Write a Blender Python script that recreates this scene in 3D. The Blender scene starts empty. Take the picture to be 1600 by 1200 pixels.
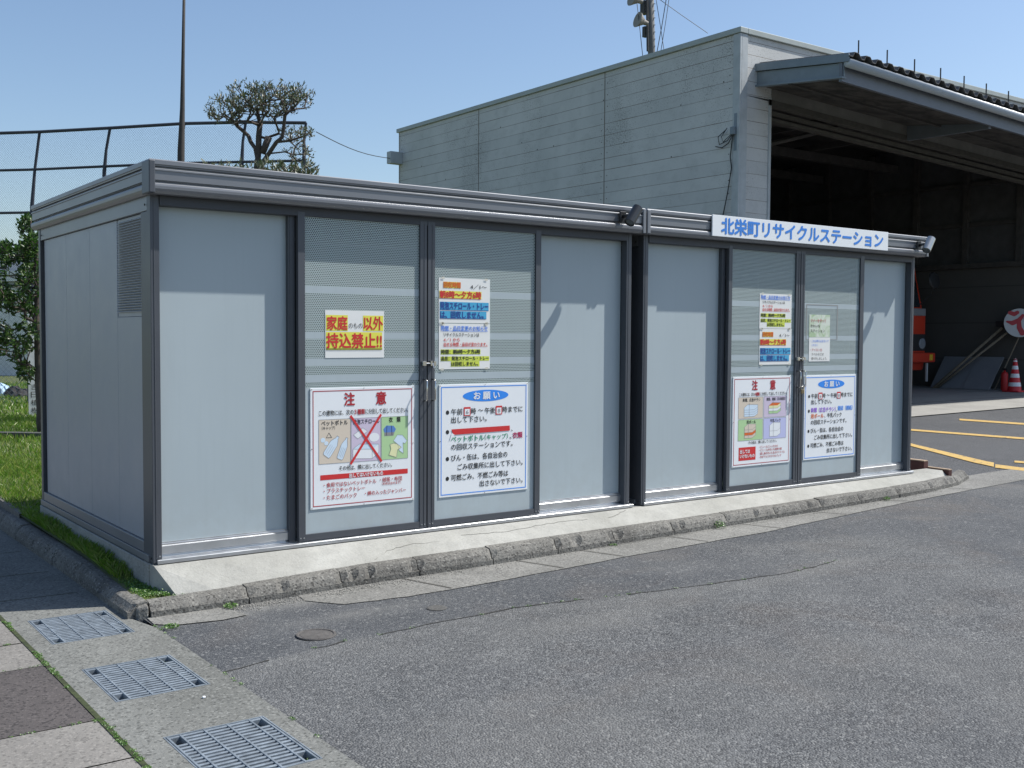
import bpy, bmesh, math, random
import numpy as np
from math import radians, sin, cos, pi, sqrt, atan2
from mathutils import Vector, Matrix
random.seed(7); RNG = np.random.default_rng(7)
sc = bpy.context.scene
COL = sc.collection

# ------------------------------------------------------------------ camera
CAMP = Vector((-2.10804, -6.58169, 1.41179))
YAW, PITCH, ROLL, FPX = radians(36.2757), radians(-2.5581), radians(0.3206), 1683.72
fw = Vector((sin(YAW)*cos(PITCH), cos(YAW)*cos(PITCH), sin(PITCH)))
r0 = Vector((cos(YAW), -sin(YAW), 0)); u0 = r0.cross(fw)
rt = r0*cos(ROLL) + u0*sin(ROLL); up = -r0*sin(ROLL) + u0*cos(ROLL)
cam = bpy.data.cameras.new('camera'); camo = bpy.data.objects.new('camera', cam); COL.objects.link(camo)
M = Matrix.Identity(4)
for i in range(3):
    M[i][0] = rt[i]; M[i][1] = up[i]; M[i][2] = -fw[i]; M[i][3] = CAMP[i]
camo.matrix_world = M
cam.sensor_width = 36; cam.lens = 36*FPX/1600; cam.clip_start = .05; cam.clip_end = 1500
sc.camera = camo
def ray(px, py): return fw + rt*((px-800)/FPX) + up*(-(py-600)/FPX)
def at(px, py, D): return CAMP + ray(px, py)*D
def hit(px, py, ax, v):
    d = ray(px, py); return CAMP + d*((v-CAMP[ax])/d[ax])

# ------------------------------------------------------------------ light
SUN = Vector((2.45, -1.0, 3.45)).normalized()
EL = math.asin(SUN.z); AZ = atan2(SUN.x, SUN.y)
w = bpy.data.worlds.new("World"); sc.world = w; w.use_nodes = True
nt = w.node_tree; bg = nt.nodes['Background']
sky = nt.nodes.new('ShaderNodeTexSky'); sky.sky_type = 'NISHITA'; sky.sun_disc = False
sky.sun_elevation = EL; sky.sun_rotation = AZ; sky.air_density = 1.05; sky.dust_density = 1.1; sky.ozone_density = 3.0; sky.altitude = 0
nt.links.new(sky.outputs[0], bg.inputs[0]); bg.inputs[1].default_value = 0.122
sl = bpy.data.lights.new('sun', 'SUN'); sl.energy = 5.0; sl.angle = radians(.53); sl.color = (1, .975, .93)
so = bpy.data.objects.new('sun', sl); COL.objects.link(so); so.rotation_euler = SUN.to_track_quat('Z', 'Y').to_euler()
sc.view_settings.view_transform = 'Standard'; sc.view_settings.look = 'None'
sc.view_settings.exposure = 0.28; sc.view_settings.gamma = 1.0
sc.cycles.max_bounces = 7; sc.cycles.transparent_max_bounces = 12
sc.cycles.use_denoising = True

# ------------------------------------------------------------------ mesh helpers
ORG = {}
class MB:
    def __init__(s): s.v = []; s.f = []; s.m = []
    def add(s, vs, fs, mi=0):
        b = len(s.v); s.v += [tuple(x) for x in vs]; s.f += [tuple(b+i for i in f) for f in fs]; s.m += [mi]*len(fs); return s
    def box(s, x0, x1, y0, y1, z0, z1, mi=0):
        v = [(x, y, z) for z in (z0, z1) for y in (y0, y1) for x in (x0, x1)]
        return s.add(v, [(0,2,3,1),(4,5,7,6),(0,1,5,4),(2,6,7,3),(0,4,6,2),(1,3,7,5)], mi)
    def hexa(s, p, mi=0):   # 8 corners: bottom ring 4, top ring 4
        return s.add(p, [(3,2,1,0),(4,5,6,7),(0,1,5,4),(1,2,6,5),(2,3,7,6),(3,0,4,7)], mi)
    def quad(s, a, b, c, d, mi=0): return s.add([a,b,c,d], [(0,1,2,3)], mi)
    def tube(s, pts, r, n=8, mi=0, cap=True):
        pts = [Vector(p) for p in pts]; rs = r if isinstance(r, (list, tuple)) else [r]*len(pts)
        vs = []; fs = []; X = None
        for i, p in enumerate(pts):
            a = pts[max(i-1, 0)]; b = pts[min(i+1, len(pts)-1)]; d = (b-a)
            d = d.normalized() if d.length > 1e-9 else Vector((0, 0, 1))
            if X is None: X = d.orthogonal().normalized()
            else:
                X = X - d*X.dot(d); X = X.normalized() if X.length > 1e-6 else d.orthogonal().normalized()
            Y = d.cross(X)
            for k in range(n):
                t = 2*pi*k/n; vs.append(p + (X*cos(t)+Y*sin(t))*rs[i])
        for i in range(len(pts)-1):
            for k in range(n):
                fs.append((i*n+k, i*n+(k+1) % n, (i+1)*n+(k+1) % n, (i+1)*n+k))
        if cap: fs += [tuple(reversed(range(n))), tuple((len(pts)-1)*n+k for k in range(n))]
        return s.add(vs, fs, mi)
    def extr(s, prof, axis, a, b, mi=0):   # closed profile of (p,q) on the two other axes, extruded along axis
        def mk(p, q, t):
            return (t, p, q) if axis == 0 else ((p, t, q) if axis == 1 else (p, q, t))
        n = len(prof); vs = [mk(p, q, a) for p, q in prof] + [mk(p, q, b) for p, q in prof]
        fs = [(i, (i+1) % n, n+(i+1) % n, n+i) for i in range(n)] + [tuple(reversed(range(n))), tuple(range(n, 2*n))]
        return s.add(vs, fs, mi)
    def lathe(s, prof, c, n=24, mi=0, mis=None):   # prof (r,z)
        vs = [(c[0]+r*cos(2*pi*k/n), c[1]+r*sin(2*pi*k/n), c[2]+z) for r, z in prof for k in range(n)]
        b = len(s.v); s.v += vs
        for i in range(len(prof)-1):
            for k in range(n):
                s.f.append((b+i*n+k, b+i*n+(k+1) % n, b+(i+1)*n+(k+1) % n, b+(i+1)*n+k)); s.m.append(mis[i] if mis else mi)
        return s
    def build(s, name, mats, parent=None, org=None, bevel=0, smooth=False, fixn=True):
        me = bpy.data.meshes.new(name)
        o = ORG[parent.name] if parent is not None else Vector(org or (0, 0, 0))
        me.from_pydata([(x-o[0], y-o[1], z-o[2]) for x, y, z in s.v], [], s.f)
        if not isinstance(mats, (list, tuple)): mats = [mats]
        for m in mats: me.materials.append(m)
        me.polygons.foreach_set('material_index', s.m)
        if fixn:
            bm = bmesh.new(); bm.from_mesh(me); bmesh.ops.recalc_face_normals(bm, faces=bm.faces); bm.to_mesh(me); bm.free()
        if smooth: me.polygons.foreach_set('use_smooth', [True]*len(me.polygons))
        me.update()
        ob = bpy.data.objects.new(name, me); COL.objects.link(ob)
        if parent is not None: ob.parent = parent
        else: ob.location = o
        ORG[ob.name] = Vector(o)
        if bevel:
            b = ob.modifiers.new('bevel', 'BEVEL'); b.width = bevel; b.segments = 2; b.limit_method = 'ANGLE'; b.angle_limit = radians(40)
            b.harden_normals = False
        return ob
def tag(o, label=None, cat=None, group=None, kind=None):
    if label: o['label'] = label
    if cat: o['category'] = cat
    if group: o['group'] = group
    if kind: o['kind'] = kind
    return o
def thing(name, loc, label, cat, group=None):
    o = bpy.data.objects.new(name, None); COL.objects.link(o); o.location = loc; o.empty_display_size = .1
    ORG[o.name] = Vector(loc); return tag(o, label, cat, group)
def box(name, x0, x1, y0, y1, z0, z1, m, parent=None, bevel=.002, **k):
    return MB().box(x0, x1, y0, y1, z0, z1).build(name, m, parent, bevel=bevel, **k)

# ------------------------------------------------------------------ materials
def nmat(name):
    m = bpy.data.materials.new(name); m.use_nodes = True; nt = m.node_tree; return m, nt, nt.nodes['Principled BSDF']
def N(nt, t, **k):
    n = nt.nodes.new(t)
    for a, v in k.items():
        if a in ('operation', 'blend_type', 'data_type', 'feature', 'distance', 'noise_dimensions', 'interpolation_type', 'wave_type', 'bands_direction', 'clamp'): setattr(n, a, v)
        else: n.inputs[a.replace('_', ' ')].default_value = v
    return n
def mth(nt, op, a, b=None, c=None):
    n = nt.nodes.new('ShaderNodeMath'); n.operation = op
    for i, x in enumerate((a, b, c)):
        if x is None: continue
        if isinstance(x, (int, float)): n.inputs[i].default_value = x
        else: nt.links.new(x, n.inputs[i])
    return n.outputs[0]
def mixc(nt, f, a, b):
    n = nt.nodes.new('ShaderNodeMix'); n.data_type = 'RGBA'
    for i, x in ((0, f), (6, a), (7, b)):
        if isinstance(x, (int, float)): n.inputs[i].default_value = x
        elif isinstance(x, tuple): n.inputs[i].default_value = (*x, 1)[:4]
        else: nt.links.new(x, n.inputs[i])
    return n.outputs[2]
def ramp(nt, x, a, b):
    n = nt.nodes.new('ShaderNodeMapRange'); n.inputs[1].default_value = a; n.inputs[2].default_value = b; nt.links.new(x, n.inputs[0]); return n.outputs[0]
def coord(nt, kind='Object', scale=None):
    t = nt.nodes.new('ShaderNodeTexCoord'); o = t.outputs[kind]
    if scale:
        mp = nt.nodes.new('ShaderNodeMapping'); mp.inputs['Scale'].default_value = scale; nt.links.new(o, mp.inputs[0]); o = mp.outputs[0]
    return o
def noise(nt, v, scale, detail=4, rough=.55, dist=0):
    n = nt.nodes.new('ShaderNodeTexNoise'); nt.links.new(v, n.inputs['Vector'])
    n.inputs['Scale'].default_value = scale; n.inputs['Detail'].default_value = detail; n.inputs['Roughness'].default_value = rough; n.inputs['Distortion'].default_value = dist
    return n.outputs[0]
def vor(nt, v, scale, out='Color', feature='F1'):
    n = nt.nodes.new('ShaderNodeTexVoronoi'); n.feature = feature; nt.links.new(v, n.inputs['Vector']); n.inputs['Scale'].default_value = scale; return n.outputs[out]
def bump(nt, p, h, strength=.3, dist=.01):
    b = nt.nodes.new('ShaderNodeBump'); b.inputs['Strength'].default_value = strength; b.inputs['Distance'].default_value = dist
    nt.links.new(h, b.inputs['Height']); nt.links.new(b.outputs[0], p.inputs['Normal']); return b
def sep(nt, v):
    n = nt.nodes.new('ShaderNodeSeparateXYZ'); nt.links.new(v, n.inputs[0]); return n.outputs
def simple(name, c, rough=.5, metal=0., var=.0, vs=3., bmp=0., bs=60., spec=.5):
    m, nt, p = nmat(name)
    p.inputs['Roughness'].default_value = rough; p.inputs['Metallic'].default_value = metal; p.inputs['Specular IOR Level'].default_value = spec
    v = coord(nt)
    if var:
        n = noise(nt, v, vs, 5, .6)
        d = tuple(x*(1-var) for x in c); l = tuple(min(1, x*(1+var)) for x in c)
        nt.links.new(mixc(nt, ramp(nt, n, .3, .7), d, l), p.inputs['Base Color'])
        r = nt.nodes.new('ShaderNodeMapRange'); r.inputs[3].default_value = max(0, rough-.08); r.inputs[4].default_value = min(1, rough+.1); nt.links.new(n, r.inputs[0]); nt.links.new(r.outputs[0], p.inputs['Roughness'])
    else: p.inputs['Base Color'].default_value = (*c, 1)
    if bmp: bump(nt, p, noise(nt, v, bs, 3), bmp, .003)
    return m
ALU = simple('grey_anodised_aluminium', (.20, .207, .222), .38, .35, .05, 2.5)
ALUD = simple('dark_anodised_frame', (.082, .088, .10), .42, .25, .06, 3)
def mk_panel(name, c, rough, metal=0.):
    m, nt, p = nmat(name); v = coord(nt); p.inputs['Metallic'].default_value = metal
    st = noise(nt, coord(nt, 'Object', (9, 9, .5)), 2.0, 6, .7); bl = noise(nt, v, .9, 4, .6); fine = noise(nt, v, 6, 5, .7)
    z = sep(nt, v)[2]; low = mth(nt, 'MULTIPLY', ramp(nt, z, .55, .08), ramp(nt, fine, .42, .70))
    k = mixc(nt, ramp(nt, bl, .3, .7), tuple(x*.965 for x in c), tuple(x*1.03 for x in c))
    k = mixc(nt, mth(nt, 'MULTIPLY', ramp(nt, st, .52, .78), .16), k, tuple(x*.72 for x in c))
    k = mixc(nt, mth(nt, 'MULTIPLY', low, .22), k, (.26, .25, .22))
    nt.links.new(k, p.inputs['Base Color'])
    r = nt.nodes.new('ShaderNodeMapRange'); r.inputs[3].default_value = rough-.07; r.inputs[4].default_value = rough+.12; nt.links.new(fine, r.inputs[0]); nt.links.new(r.outputs[0], p.inputs['Roughness'])
    bump(nt, p, noise(nt, coord(nt, 'Object', (1.6, 1.6, .7)), 1.6, 2, .4), .22, .02); return m
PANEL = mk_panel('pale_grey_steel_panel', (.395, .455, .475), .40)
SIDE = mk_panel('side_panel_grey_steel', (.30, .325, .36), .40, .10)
SILV = simple('bare_aluminium_rail', (.62, .63, .64), .30, .85, .08, 8)
CHROME = simple('stainless_handle', (.66, .64, .60), .18, 1., .03, 8)
HEADM = simple('shade_darkened_header', (.05, .054, .064), .5)  # header colour darkened to stand for the fascia's shade
INNER = simple('dark_green_grey_lining', (.08, .125, .10), .8)
BLACK = simple('black_plastic', (.02, .021, .023), .45)
WHITE = simple('white_sign_face', (.80, .82, .83), .35, 0, .012, 3)
PAPER = simple('laminated_paper', (.78, .78, .75), .3, 0, .02, 6)
def flat(name, c, r=.45): return simple(name, c, r)
T_BLACK = flat('ink_black', (.02, .02, .022)); T_RED = flat('ink_dark_red', (.42, .02, .03)); T_RED2 = flat('ink_red', (.60, .03, .03))
T_BLUE = flat('ink_sign_blue', (.02, .18, .72)); T_BLUE2 = flat('ink_bright_blue', (.03, .25, .80)); T_NAVY = flat('ink_navy', (.02, .06, .28))
T_GREEN = flat('ink_green', (.01, .28, .14)); T_CRIM = flat('ink_crimson', (.42, .01, .09)); T_YEL = flat('highlight_yellow', (.76, .72, .09))
T_YG = flat('highlight_lime', (.62, .70, .08)); T_CY = flat('highlight_blue', (.06, .37, .60)); T_ORG = flat('ink_orange_red', (.70, .14, .02)); T_PUR = flat('ink_purple', (.28, .10, .62))
T_GRY = flat('ink_grey', (.25, .25, .26)); F_BEI = flat('tint_beige', (.66, .57, .46)); F_LIL = flat('tint_lilac', (.60, .52, .64)); F_GRN = flat('tint_green', (.42, .62, .32)); F_LAV = flat('tint_lavender', (.50, .52, .76)); F_PAL = flat('tint_pale_blue', (.62, .74, .84)); F_PYE = flat('tint_pale_yellow', (.74, .74, .42)); F_STB = flat('tint_strong_blue', (.10, .22, .52))
GALV = simple('galvanised_steel', (.27, .31, .345), .5, .5, .3, 16)
DARKHOLE = simple('dark_pit', (.02, .022, .02), .9)

def mk_perf():
    m, nt, p = nmat('perforated_steel'); p.inputs['Base Color'].default_value = (.42, .495, .485, 1); p.inputs['Roughness'].default_value = .42
    x, y, z = sep(nt, coord(nt))
    px, pz = .0138, .0119
    zr = mth(nt, 'DIVIDE', z, pz); row = mth(nt, 'FLOOR', zr); odd = mth(nt, 'MULTIPLY', mth(nt, 'FRACT', mth(nt, 'MULTIPLY', row, .5)), 1.)
    fx = mth(nt, 'SUBTRACT', mth(nt, 'FRACT', mth(nt, 'ADD', mth(nt, 'DIVIDE', x, px), odd)), .5)
    fz = mth(nt, 'SUBTRACT', mth(nt, 'FRACT', zr), .5)
    a = mth(nt, 'MULTIPLY', fx, px); b = mth(nt, 'MULTIPLY', fz, pz)
    r = mth(nt, 'SQRT', mth(nt, 'ADD', mth(nt, 'MULTIPLY', a, a), mth(nt, 'MULTIPLY', b, b)))
    h = mth(nt, 'GREATER_THAN', r, .0041)
    nt.links.new(h, p.inputs['Alpha'])
    return m
PERF = mk_perf()

def mk_concrete(name, base, dark, rough=.85, stain=.35, pits=.3, sc=1., bmpd=.004):
    m, nt, p = nmat(name); v = coord(nt); p.inputs['Roughness'].default_value = rough
    n1 = noise(nt, v, 1.3*sc, 6, .62, .4); n2 = noise(nt, v, 9*sc, 6, .7); n3 = noise(nt, v, 70*sc, 3, .6)
    c = mixc(nt, ramp(nt, n1, .35, .68), dark, base)
    c = mixc(nt, mth(nt, 'MULTIPLY', ramp(nt, n2, .42, .75), stain), c, tuple(x*.5 for x in base))
    pv = vor(nt, v, 95*sc); pc = sep(nt, pv)[0]
    c = mixc(nt, mth(nt, 'MULTIPLY', mth(nt, 'GREATER_THAN', pc, .86), pits), c, tuple(x*.45 for x in dark))
    c = mixc(nt, mth(nt, 'MULTIPLY', mth(nt, 'LESS_THAN', pc, .1), pits*.8), c, tuple(min(1, x*1.35) for x in base))
    nt.links.new(c, p.inputs['Base Color'])
    bump(nt, p, mth(nt, 'ADD', n3, mth(nt, 'MULTIPLY', n2, 1.2)), .55, bmpd)
    return m
SLAB = mk_concrete('pale_concrete_step', (.385, .38, .348), (.285, .28, .25), stain=.45, pits=.12)
KERBM = mk_concrete('weathered_kerb_concrete', (.205, .198, .178), (.095, .09, .08), stain=.75, pits=.75, bmpd=.014)
GUTM = mk_concrete('gutter_concrete', (.235, .23, .212), (.15, .147, .135), stain=.45, pits=.6, bmpd=.008)
STRIP = mk_concrete('drain_strip_concrete', (.185, .187, .172), (.13, .132, .12), stain=.35, pits=.7, bmpd=.008)
PAVE = mk_concrete('pavement_slab', (.225, .212, .192), (.17, .16, .145), stain=.3, pits=.5, bmpd=.006)
PAVED = mk_concrete('brown_patch_asphalt', (.085, .074, .07), (.062, .054, .051), stain=.2, pits=.8, bmpd=.008)
FOUND = mk_concrete('foundation_concrete', (.36, .36, .34), (.24, .24, .22), stain=.35, pits=.3)
APRON = mk_concrete('apron_concrete', (.34, .33, .30), (.27, .26, .24), stain=.2, pits=.1)
BLOCK = mk_concrete('old_block_concrete', (.24, .23, .22), (.14, .13, .125), stain=.4, pits=.3)

def mk_asphalt(name, lo, hi, grit, gs, warm=(0, 0, 0), bd=.01):
    m, nt, p = nmat(name); v = coord(nt); p.inputs['Roughness'].default_value = .88; p.inputs['Specular IOR Level'].default_value = .35
    big = noise(nt, v, .35, 5, .6, .5); mid = noise(nt, v, 2.6, 6, .65)
    f = mth(nt, 'ADD', mth(nt, 'MULTIPLY', big, .65), mth(nt, 'MULTIPLY', mid, .35))
    c = mixc(nt, ramp(nt, f, .38, .62), lo, hi)
    c = mixc(nt, mth(nt, 'MULTIPLY', ramp(nt, noise(nt, v, .8, 3), .55, .7), .5), c, tuple(a+b for a, b in zip(lo, warm)))
    cell = sep(nt, vor(nt, v, gs)); cell2 = sep(nt, vor(nt, v, gs*2.3))
    c = mixc(nt, mth(nt, 'MULTIPLY', ramp(nt, cell[0], .55, 1.), grit), c, (.34, .345, .34))
    c = mixc(nt, mth(nt, 'MULTIPLY', mth(nt, 'LESS_THAN', cell[1], .3), grit*1.1), c, (.018, .018, .02))
    c = mixc(nt, mth(nt, 'MULTIPLY', mth(nt, 'GREATER_THAN', cell2[0], .9), grit*1.0), c, (.45, .45, .44))
    nt.links.new(c, p.inputs['Base Color'])
    dist = vor(nt, v, gs, 'Distance')
    bump(nt, p, mth(nt, 'ADD', mth(nt, 'MULTIPLY', dist, -1.), mth(nt, 'MULTIPLY', mid, .5)), .8, bd)
    return m
def mk_road():
    m, nt, p = nmat('worn_two_tone_asphalt'); v = coord(nt); p.inputs['Roughness'].default_value = .86; p.inputs['Specular IOR Level'].default_value = .4
    def att(n_):
        a = nt.nodes.new('ShaderNodeAttribute'); a.attribute_name = n_; return a.outputs['Fac']
    L, D = att('lane'), att('dust')
    big = noise(nt, v, .45, 5, .65, .6); mid = noise(nt, v, 3.2, 6, .7); brn = noise(nt, v, .9, 4, .6, .8)
    f = mth(nt, 'ADD', mth(nt, 'MULTIPLY', big, .6), mth(nt, 'MULTIPLY', mid, .4))
    c1 = mixc(nt, ramp(nt, f, .36, .64), (.050, .053, .057), (.115, .118, .119)); c2 = mixc(nt, ramp(nt, f, .36, .64), (.031, .035, .041), (.060, .064, .070))
    c = mixc(nt, L, c1, c2)
    c = mixc(nt, mth(nt, 'MULTIPLY', ramp(nt, brn, .52, .70), .55), c, (.092, .078, .068))
    c = mixc(nt, mth(nt, 'MULTIPLY', ramp(nt, noise(nt, v, 1.3, 4, .6), .55, .72), .5), c, (.045, .046, .05))
    cells = vor(nt, v, 100); cs = sep(nt, cells); cl2 = sep(nt, vor(nt, v, 62)); cl3 = sep(nt, vor(nt, v, 240))
    wear = ramp(nt, noise(nt, v, 1.1, 4, .6), .3, .75); g = mth(nt, 'MULTIPLY', mth(nt, 'SUBTRACT', 1.15, mth(nt, 'MULTIPLY', L, .6)), mth(nt, 'ADD', .22, mth(nt, 'MULTIPLY', wear, .38)))
    c = mixc(nt, mth(nt, 'MULTIPLY', ramp(nt, cs[0], .5, 1.), g), c, (.27, .272, .265))
    c = mixc(nt, mth(nt, 'MULTIPLY', mth(nt, 'LESS_THAN', cs[1], .3), g), c, (.022, .022, .024))
    c = mixc(nt, mth(nt, 'MULTIPLY', mth(nt, 'GREATER_THAN', cl2[0], .965), .35), c, (.30, .30, .285))
    c = mixc(nt, mth(nt, 'MULTIPLY', mth(nt, 'GREATER_THAN', cl3[0], .88), .38), c, (.36, .36, .35))
    c = mixc(nt, mth(nt, 'MULTIPLY', D, .7), c, (.195, .192, .180))
    nt.links.new(c, p.inputs['Base Color'])
    dd = vor(nt, v, 100, 'Distance'); bump(nt, p, mth(nt, 'ADD', mth(nt, 'MULTIPLY', dd, mth(nt, 'SUBTRACT', mth(nt, 'MULTIPLY', L, .6), 1.)), mth(nt, 'MULTIPLY', mid, .6)), .8, .010)
    return m
ASPH = mk_road()
ASPH2 = mk_asphalt('smoother_dark_asphalt', (.050, .052, .057), (.072, .074, .079), .30, 160, (.008, .006, .002), .005)

def mk_siding():
    m, nt, p = nmat('painted_cement_board_siding'); v = coord(nt); x, y, z = sep(nt, v); p.inputs['Roughness'].default_value = .8
    P = .2225
    zz = mth(nt, 'DIVIDE', mth(nt, 'ADD', z, .02), P); fr = mth(nt, 'FRACT', zz); row = mth(nt, 'FLOOR', zz)
    wob = noise(nt, v, 1.2, 3)
    edge = mth(nt, 'ABSOLUTE', mth(nt, 'SUBTRACT', fr, .5))
    line = mth(nt, 'GREATER_THAN', mth(nt, 'ADD', edge, mth(nt, 'MULTIPLY', wob, .02)), .487)
    base = mixc(nt, ramp(nt, noise(nt, v, .7, 5, .6), .3, .7), (.50, .505, .49), (.62, .615, .595))
    rowc = N(nt, 'ShaderNodeTexWhiteNoise'); rowc.noise_dimensions = '1D'; nt.links.new(row, rowc.inputs['W'])
    base = mixc(nt, mth(nt, 'MULTIPLY', rowc.outputs[0], .18), base, (.33, .35, .355))
    mp = coord(nt, 'Object', (1, 1, 1.25))
    sp = noise(nt, mp, 34, 6, .78); zone = ramp(nt, noise(nt, v, .55, 4, .6, .3), .42, .62)
    spk = mth(nt, 'MULTIPLY', mth(nt, 'GREATER_THAN', mth(nt, 'ADD', sp, mth(nt, 'MULTIPLY', zone, .12)), .655), .7)
    base = mixc(nt, spk, base, (.17, .165, .155))
    base = mixc(nt, mth(nt, 'MULTIPLY', ramp(nt, noise(nt, mp, 3.5, 6, .7), .5, .8), .3), base, (.22, .22, .21))
    # nail heads near butt joints
    lv = ramp(nt, noise(nt, coord(nt, 'Object', (1, .6, 3)), 1.1, 4, .6), .35, .65)
    base = mixc(nt, mth(nt, 'MULTIPLY', line, mth(nt, 'ADD', .35, mth(nt, 'MULTIPLY', lv, .55))), base, (.13, .09, .06))
    nt.links.new(base, p.inputs['Base Color'])
    bump(nt, p, mth(nt, 'SUBTRACT', mth(nt, 'MULTIPLY', sp, .25), mth(nt, 'MULTIPLY', line, .4)), .5, .006)
    return m
SIDING = mk_siding()

def mk_leafm(name, a, b, trans=.25):
    m, nt, p = nmat(name); p.inputs['Roughness'].default_value = .42
    g = N(nt, 'ShaderNodeNewGeometry')
    nt.links.new(mixc(nt, g.outputs['Random Per Island'], a, b), p.inputs['Base Color'])
    tr = N(nt, 'ShaderNodeBsdfTranslucent'); tr.inputs[0].default_value = (a[0]*1.5, a[1]*2.2, a[2], 1)
    mx = N(nt, 'ShaderNodeMixShader'); mx.inputs[0].default_value = trans
    out = nt.nodes['Material Output']; nt.links.new(p.outputs[0], mx.inputs[1]); nt.links.new(tr.outputs[0], mx.inputs[2]); nt.links.new(mx.outputs[0], out.inputs[0])
    return m
LEAF_T = mk_leafm('pruned_tree_leaf', (.06, .075, .04), (.20, .20, .13), .12)
LEAF_S = mk_leafm('glossy_shrub_leaf', (.025, .055, .014), (.085, .15, .03))
LEAF_W = mk_leafm('weed_leaf', (.05, .12, .02), (.12, .22, .04))
GRASSM = mk_leafm('grass_blade', (.09, .16, .015), (.25, .27, .07), .35)
BARK = simple('bark', (.075, .06, .05), .9, 0, .3, 20, .6, 60)
MOSSM = simple('moss', (.05, .08, .018), .95, 0, .4, 30, .6, 90)
SOIL = mk_concrete('lawn_soil', (.10, .12, .035), (.07, .09, .025), stain=.3, pits=.3, sc=1.5)

# ------------------------------------------------------------------ ground (structure)
RZ = -.25
def gz(x, y):
    if x < -.2: return RZ
    t = min(1, max(0, (y-.8)/4.7)); return RZ + .011*x + .15*t
def sheet(name, m, pts, z=None, dz=0., kind='structure', label=None):   # flat polygon
    b = MB(); vs = [(x, y, (gz(x, y) if z is None else z)+dz) for x, y in pts]; b.add(vs, [tuple(range(len(vs)))])
    o = b.build(name, m, fixn=False)
    if o.data.polygons[0].normal.z < 0: o.data.flip_normals()
    return tag(o, kind=kind)
sheet('ground', SOIL, [(-400, -400), (600, -400), (600, 600), (-400, 600)], z=-.42)
def slope_sheet(name, m, xs, ys, dz=0.):
    b = MB(); nx = len(xs); b.add([(x, y, gz(x, y)+dz) for y in ys for x in xs], [(j*nx+i, j*nx+i+1, (j+1)*nx+i+1, (j+1)*nx+i) for j in range(len(ys)-1) for i in range(nx-1)])
    return tag(b.build(name, m, fixn=False), kind='structure')
def wob(pts, n=6, a=.012):
    out = []
    for (x0, y0), (x1, y1) in zip(pts[:-1], pts[1:]):
        for k in range(n):
            t = k/n; out.append((x0+(x1-x0)*t+random.uniform(-a, a), y0+(y1-y0)*t+random.uniform(-a, a)))
    out.append(pts[-1]); return out
seam = wob([(-.15, -1.52), (.66, -1.41), (1.7, -1.40), (2.2, -1.50), (2.57, -1.60), (3.8, -1.80), (4.35, -1.74)], 9, .014)
redge = [(3.95, -.85), (4.2, -1.05), (4.9, -1.15), (5.3, -1.5), (5.15, -2.0), (4.85, -2.6), (4.75, -3.2), (5.2, -4.5), (6.5, -7)]
NX0, NX1, NY0, NY1 = -.155, 9.6, -5.6, .8
gx_, gy_ = np.meshgrid(np.linspace(NX0, NX1, 330), np.linspace(NY0, NY1, 220))
from mathutils import noise as mn
def fbm(x, y, sc_, sd):
    return mn.fractal(Vector((x*sc_+sd, y*sc_-sd, sd)), .8, 2., 4)
lane = np.zeros(gx_.shape); dust = np.zeros(gx_.shape)
sx_ = np.array([p[0] for p in seam]); sy_ = np.array([p[1] for p in seam])
for jj in range(gx_.shape[0]):
    for ii in range(gx_.shape[1]):
        x, y = gx_[jj, ii], gy_[jj, ii]
        n1 = fbm(x, y, 1.6, 3.1); n2 = fbm(x, y, .55, 8.7); n3 = fbm(x, y, 5., 1.9)
        ys0 = float(np.interp(x, sx_, sy_)); d = y-ys0
        l1 = min(1, max(0, .5+d/.03)) * min(1, max(0, (4.35+.25*n1-x)/.5))
        xr_ = float(np.interp(-y, [-p[1] for p in redge], [p[0] for p in redge])) if y < -.85 else 3.9
        l2 = min(1, max(0, (x-xr_+.12*n1)/.45))
        lane[jj, ii] = max(l1, l2)
        du = .75*math.exp(-((d+.09+.05*n1)/.11)**2)*(1 if x < 4.3 else math.exp(-((x-4.3)/.5)**2))*(.55+.6*n2)      # grit washed along the seam
        du += .8*math.exp(-((y+.47)/.13)**2-((x-.65)/.45)**2)*(1+.8*n3)
        du += .35*math.exp(-((y+.95)/.12)**2-((x-.9)/.5)**2)*(1+.8*n3)
        du += .55*math.exp(-((y+1.9+.1*n1)/.2)**2-((x-2.0)/.7)**2)
        du += .5*max(0, n2*1.1-.12) + .25*max(0, n1-.25)
        dust[jj, ii] = max(0, min(1, du))
def road_near():
    h, w_ = gx_.shape; z = np.vectorize(gz)(gx_, gy_)+.002
    co = np.stack([gx_, gy_, z], -1).reshape(-1, 3); idx = np.arange(h*w_).reshape(h, w_)
    f = np.stack([idx[:-1, :-1], idx[:-1, 1:], idx[1:, 1:], idx[1:, :-1]], -1).reshape(-1, 4)
    me = bpy.data.meshes.new('asphalt_road'); me.from_pydata(co.tolist(), [], f.tolist())
    for nm, ar in (('lane', lane), ('dust', dust)):
        a = me.attributes.new(nm, 'FLOAT', 'POINT'); a.data.foreach_set('value', ar.reshape(-1).astype(np.float32))
    me.materials.append(ASPH); o = bpy.data.objects.new('asphalt_road', me); COL.objects.link(o); return tag(o, kind='structure')
road_near()
slope_sheet('asphalt_yard', ASPH2, [9.6, 16, 24, 60], [-5.6, -3, .8, 2, 3.5, 5.5, 14])
slope_sheet('asphalt_yard', ASPH2, [8.1, 9.6], [.8, 2, 3.5, 5.5, 14]); slope_sheet('asphalt_yard', ASPH2, [-.155, 9.6, 60], [-60, -5.6])
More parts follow.
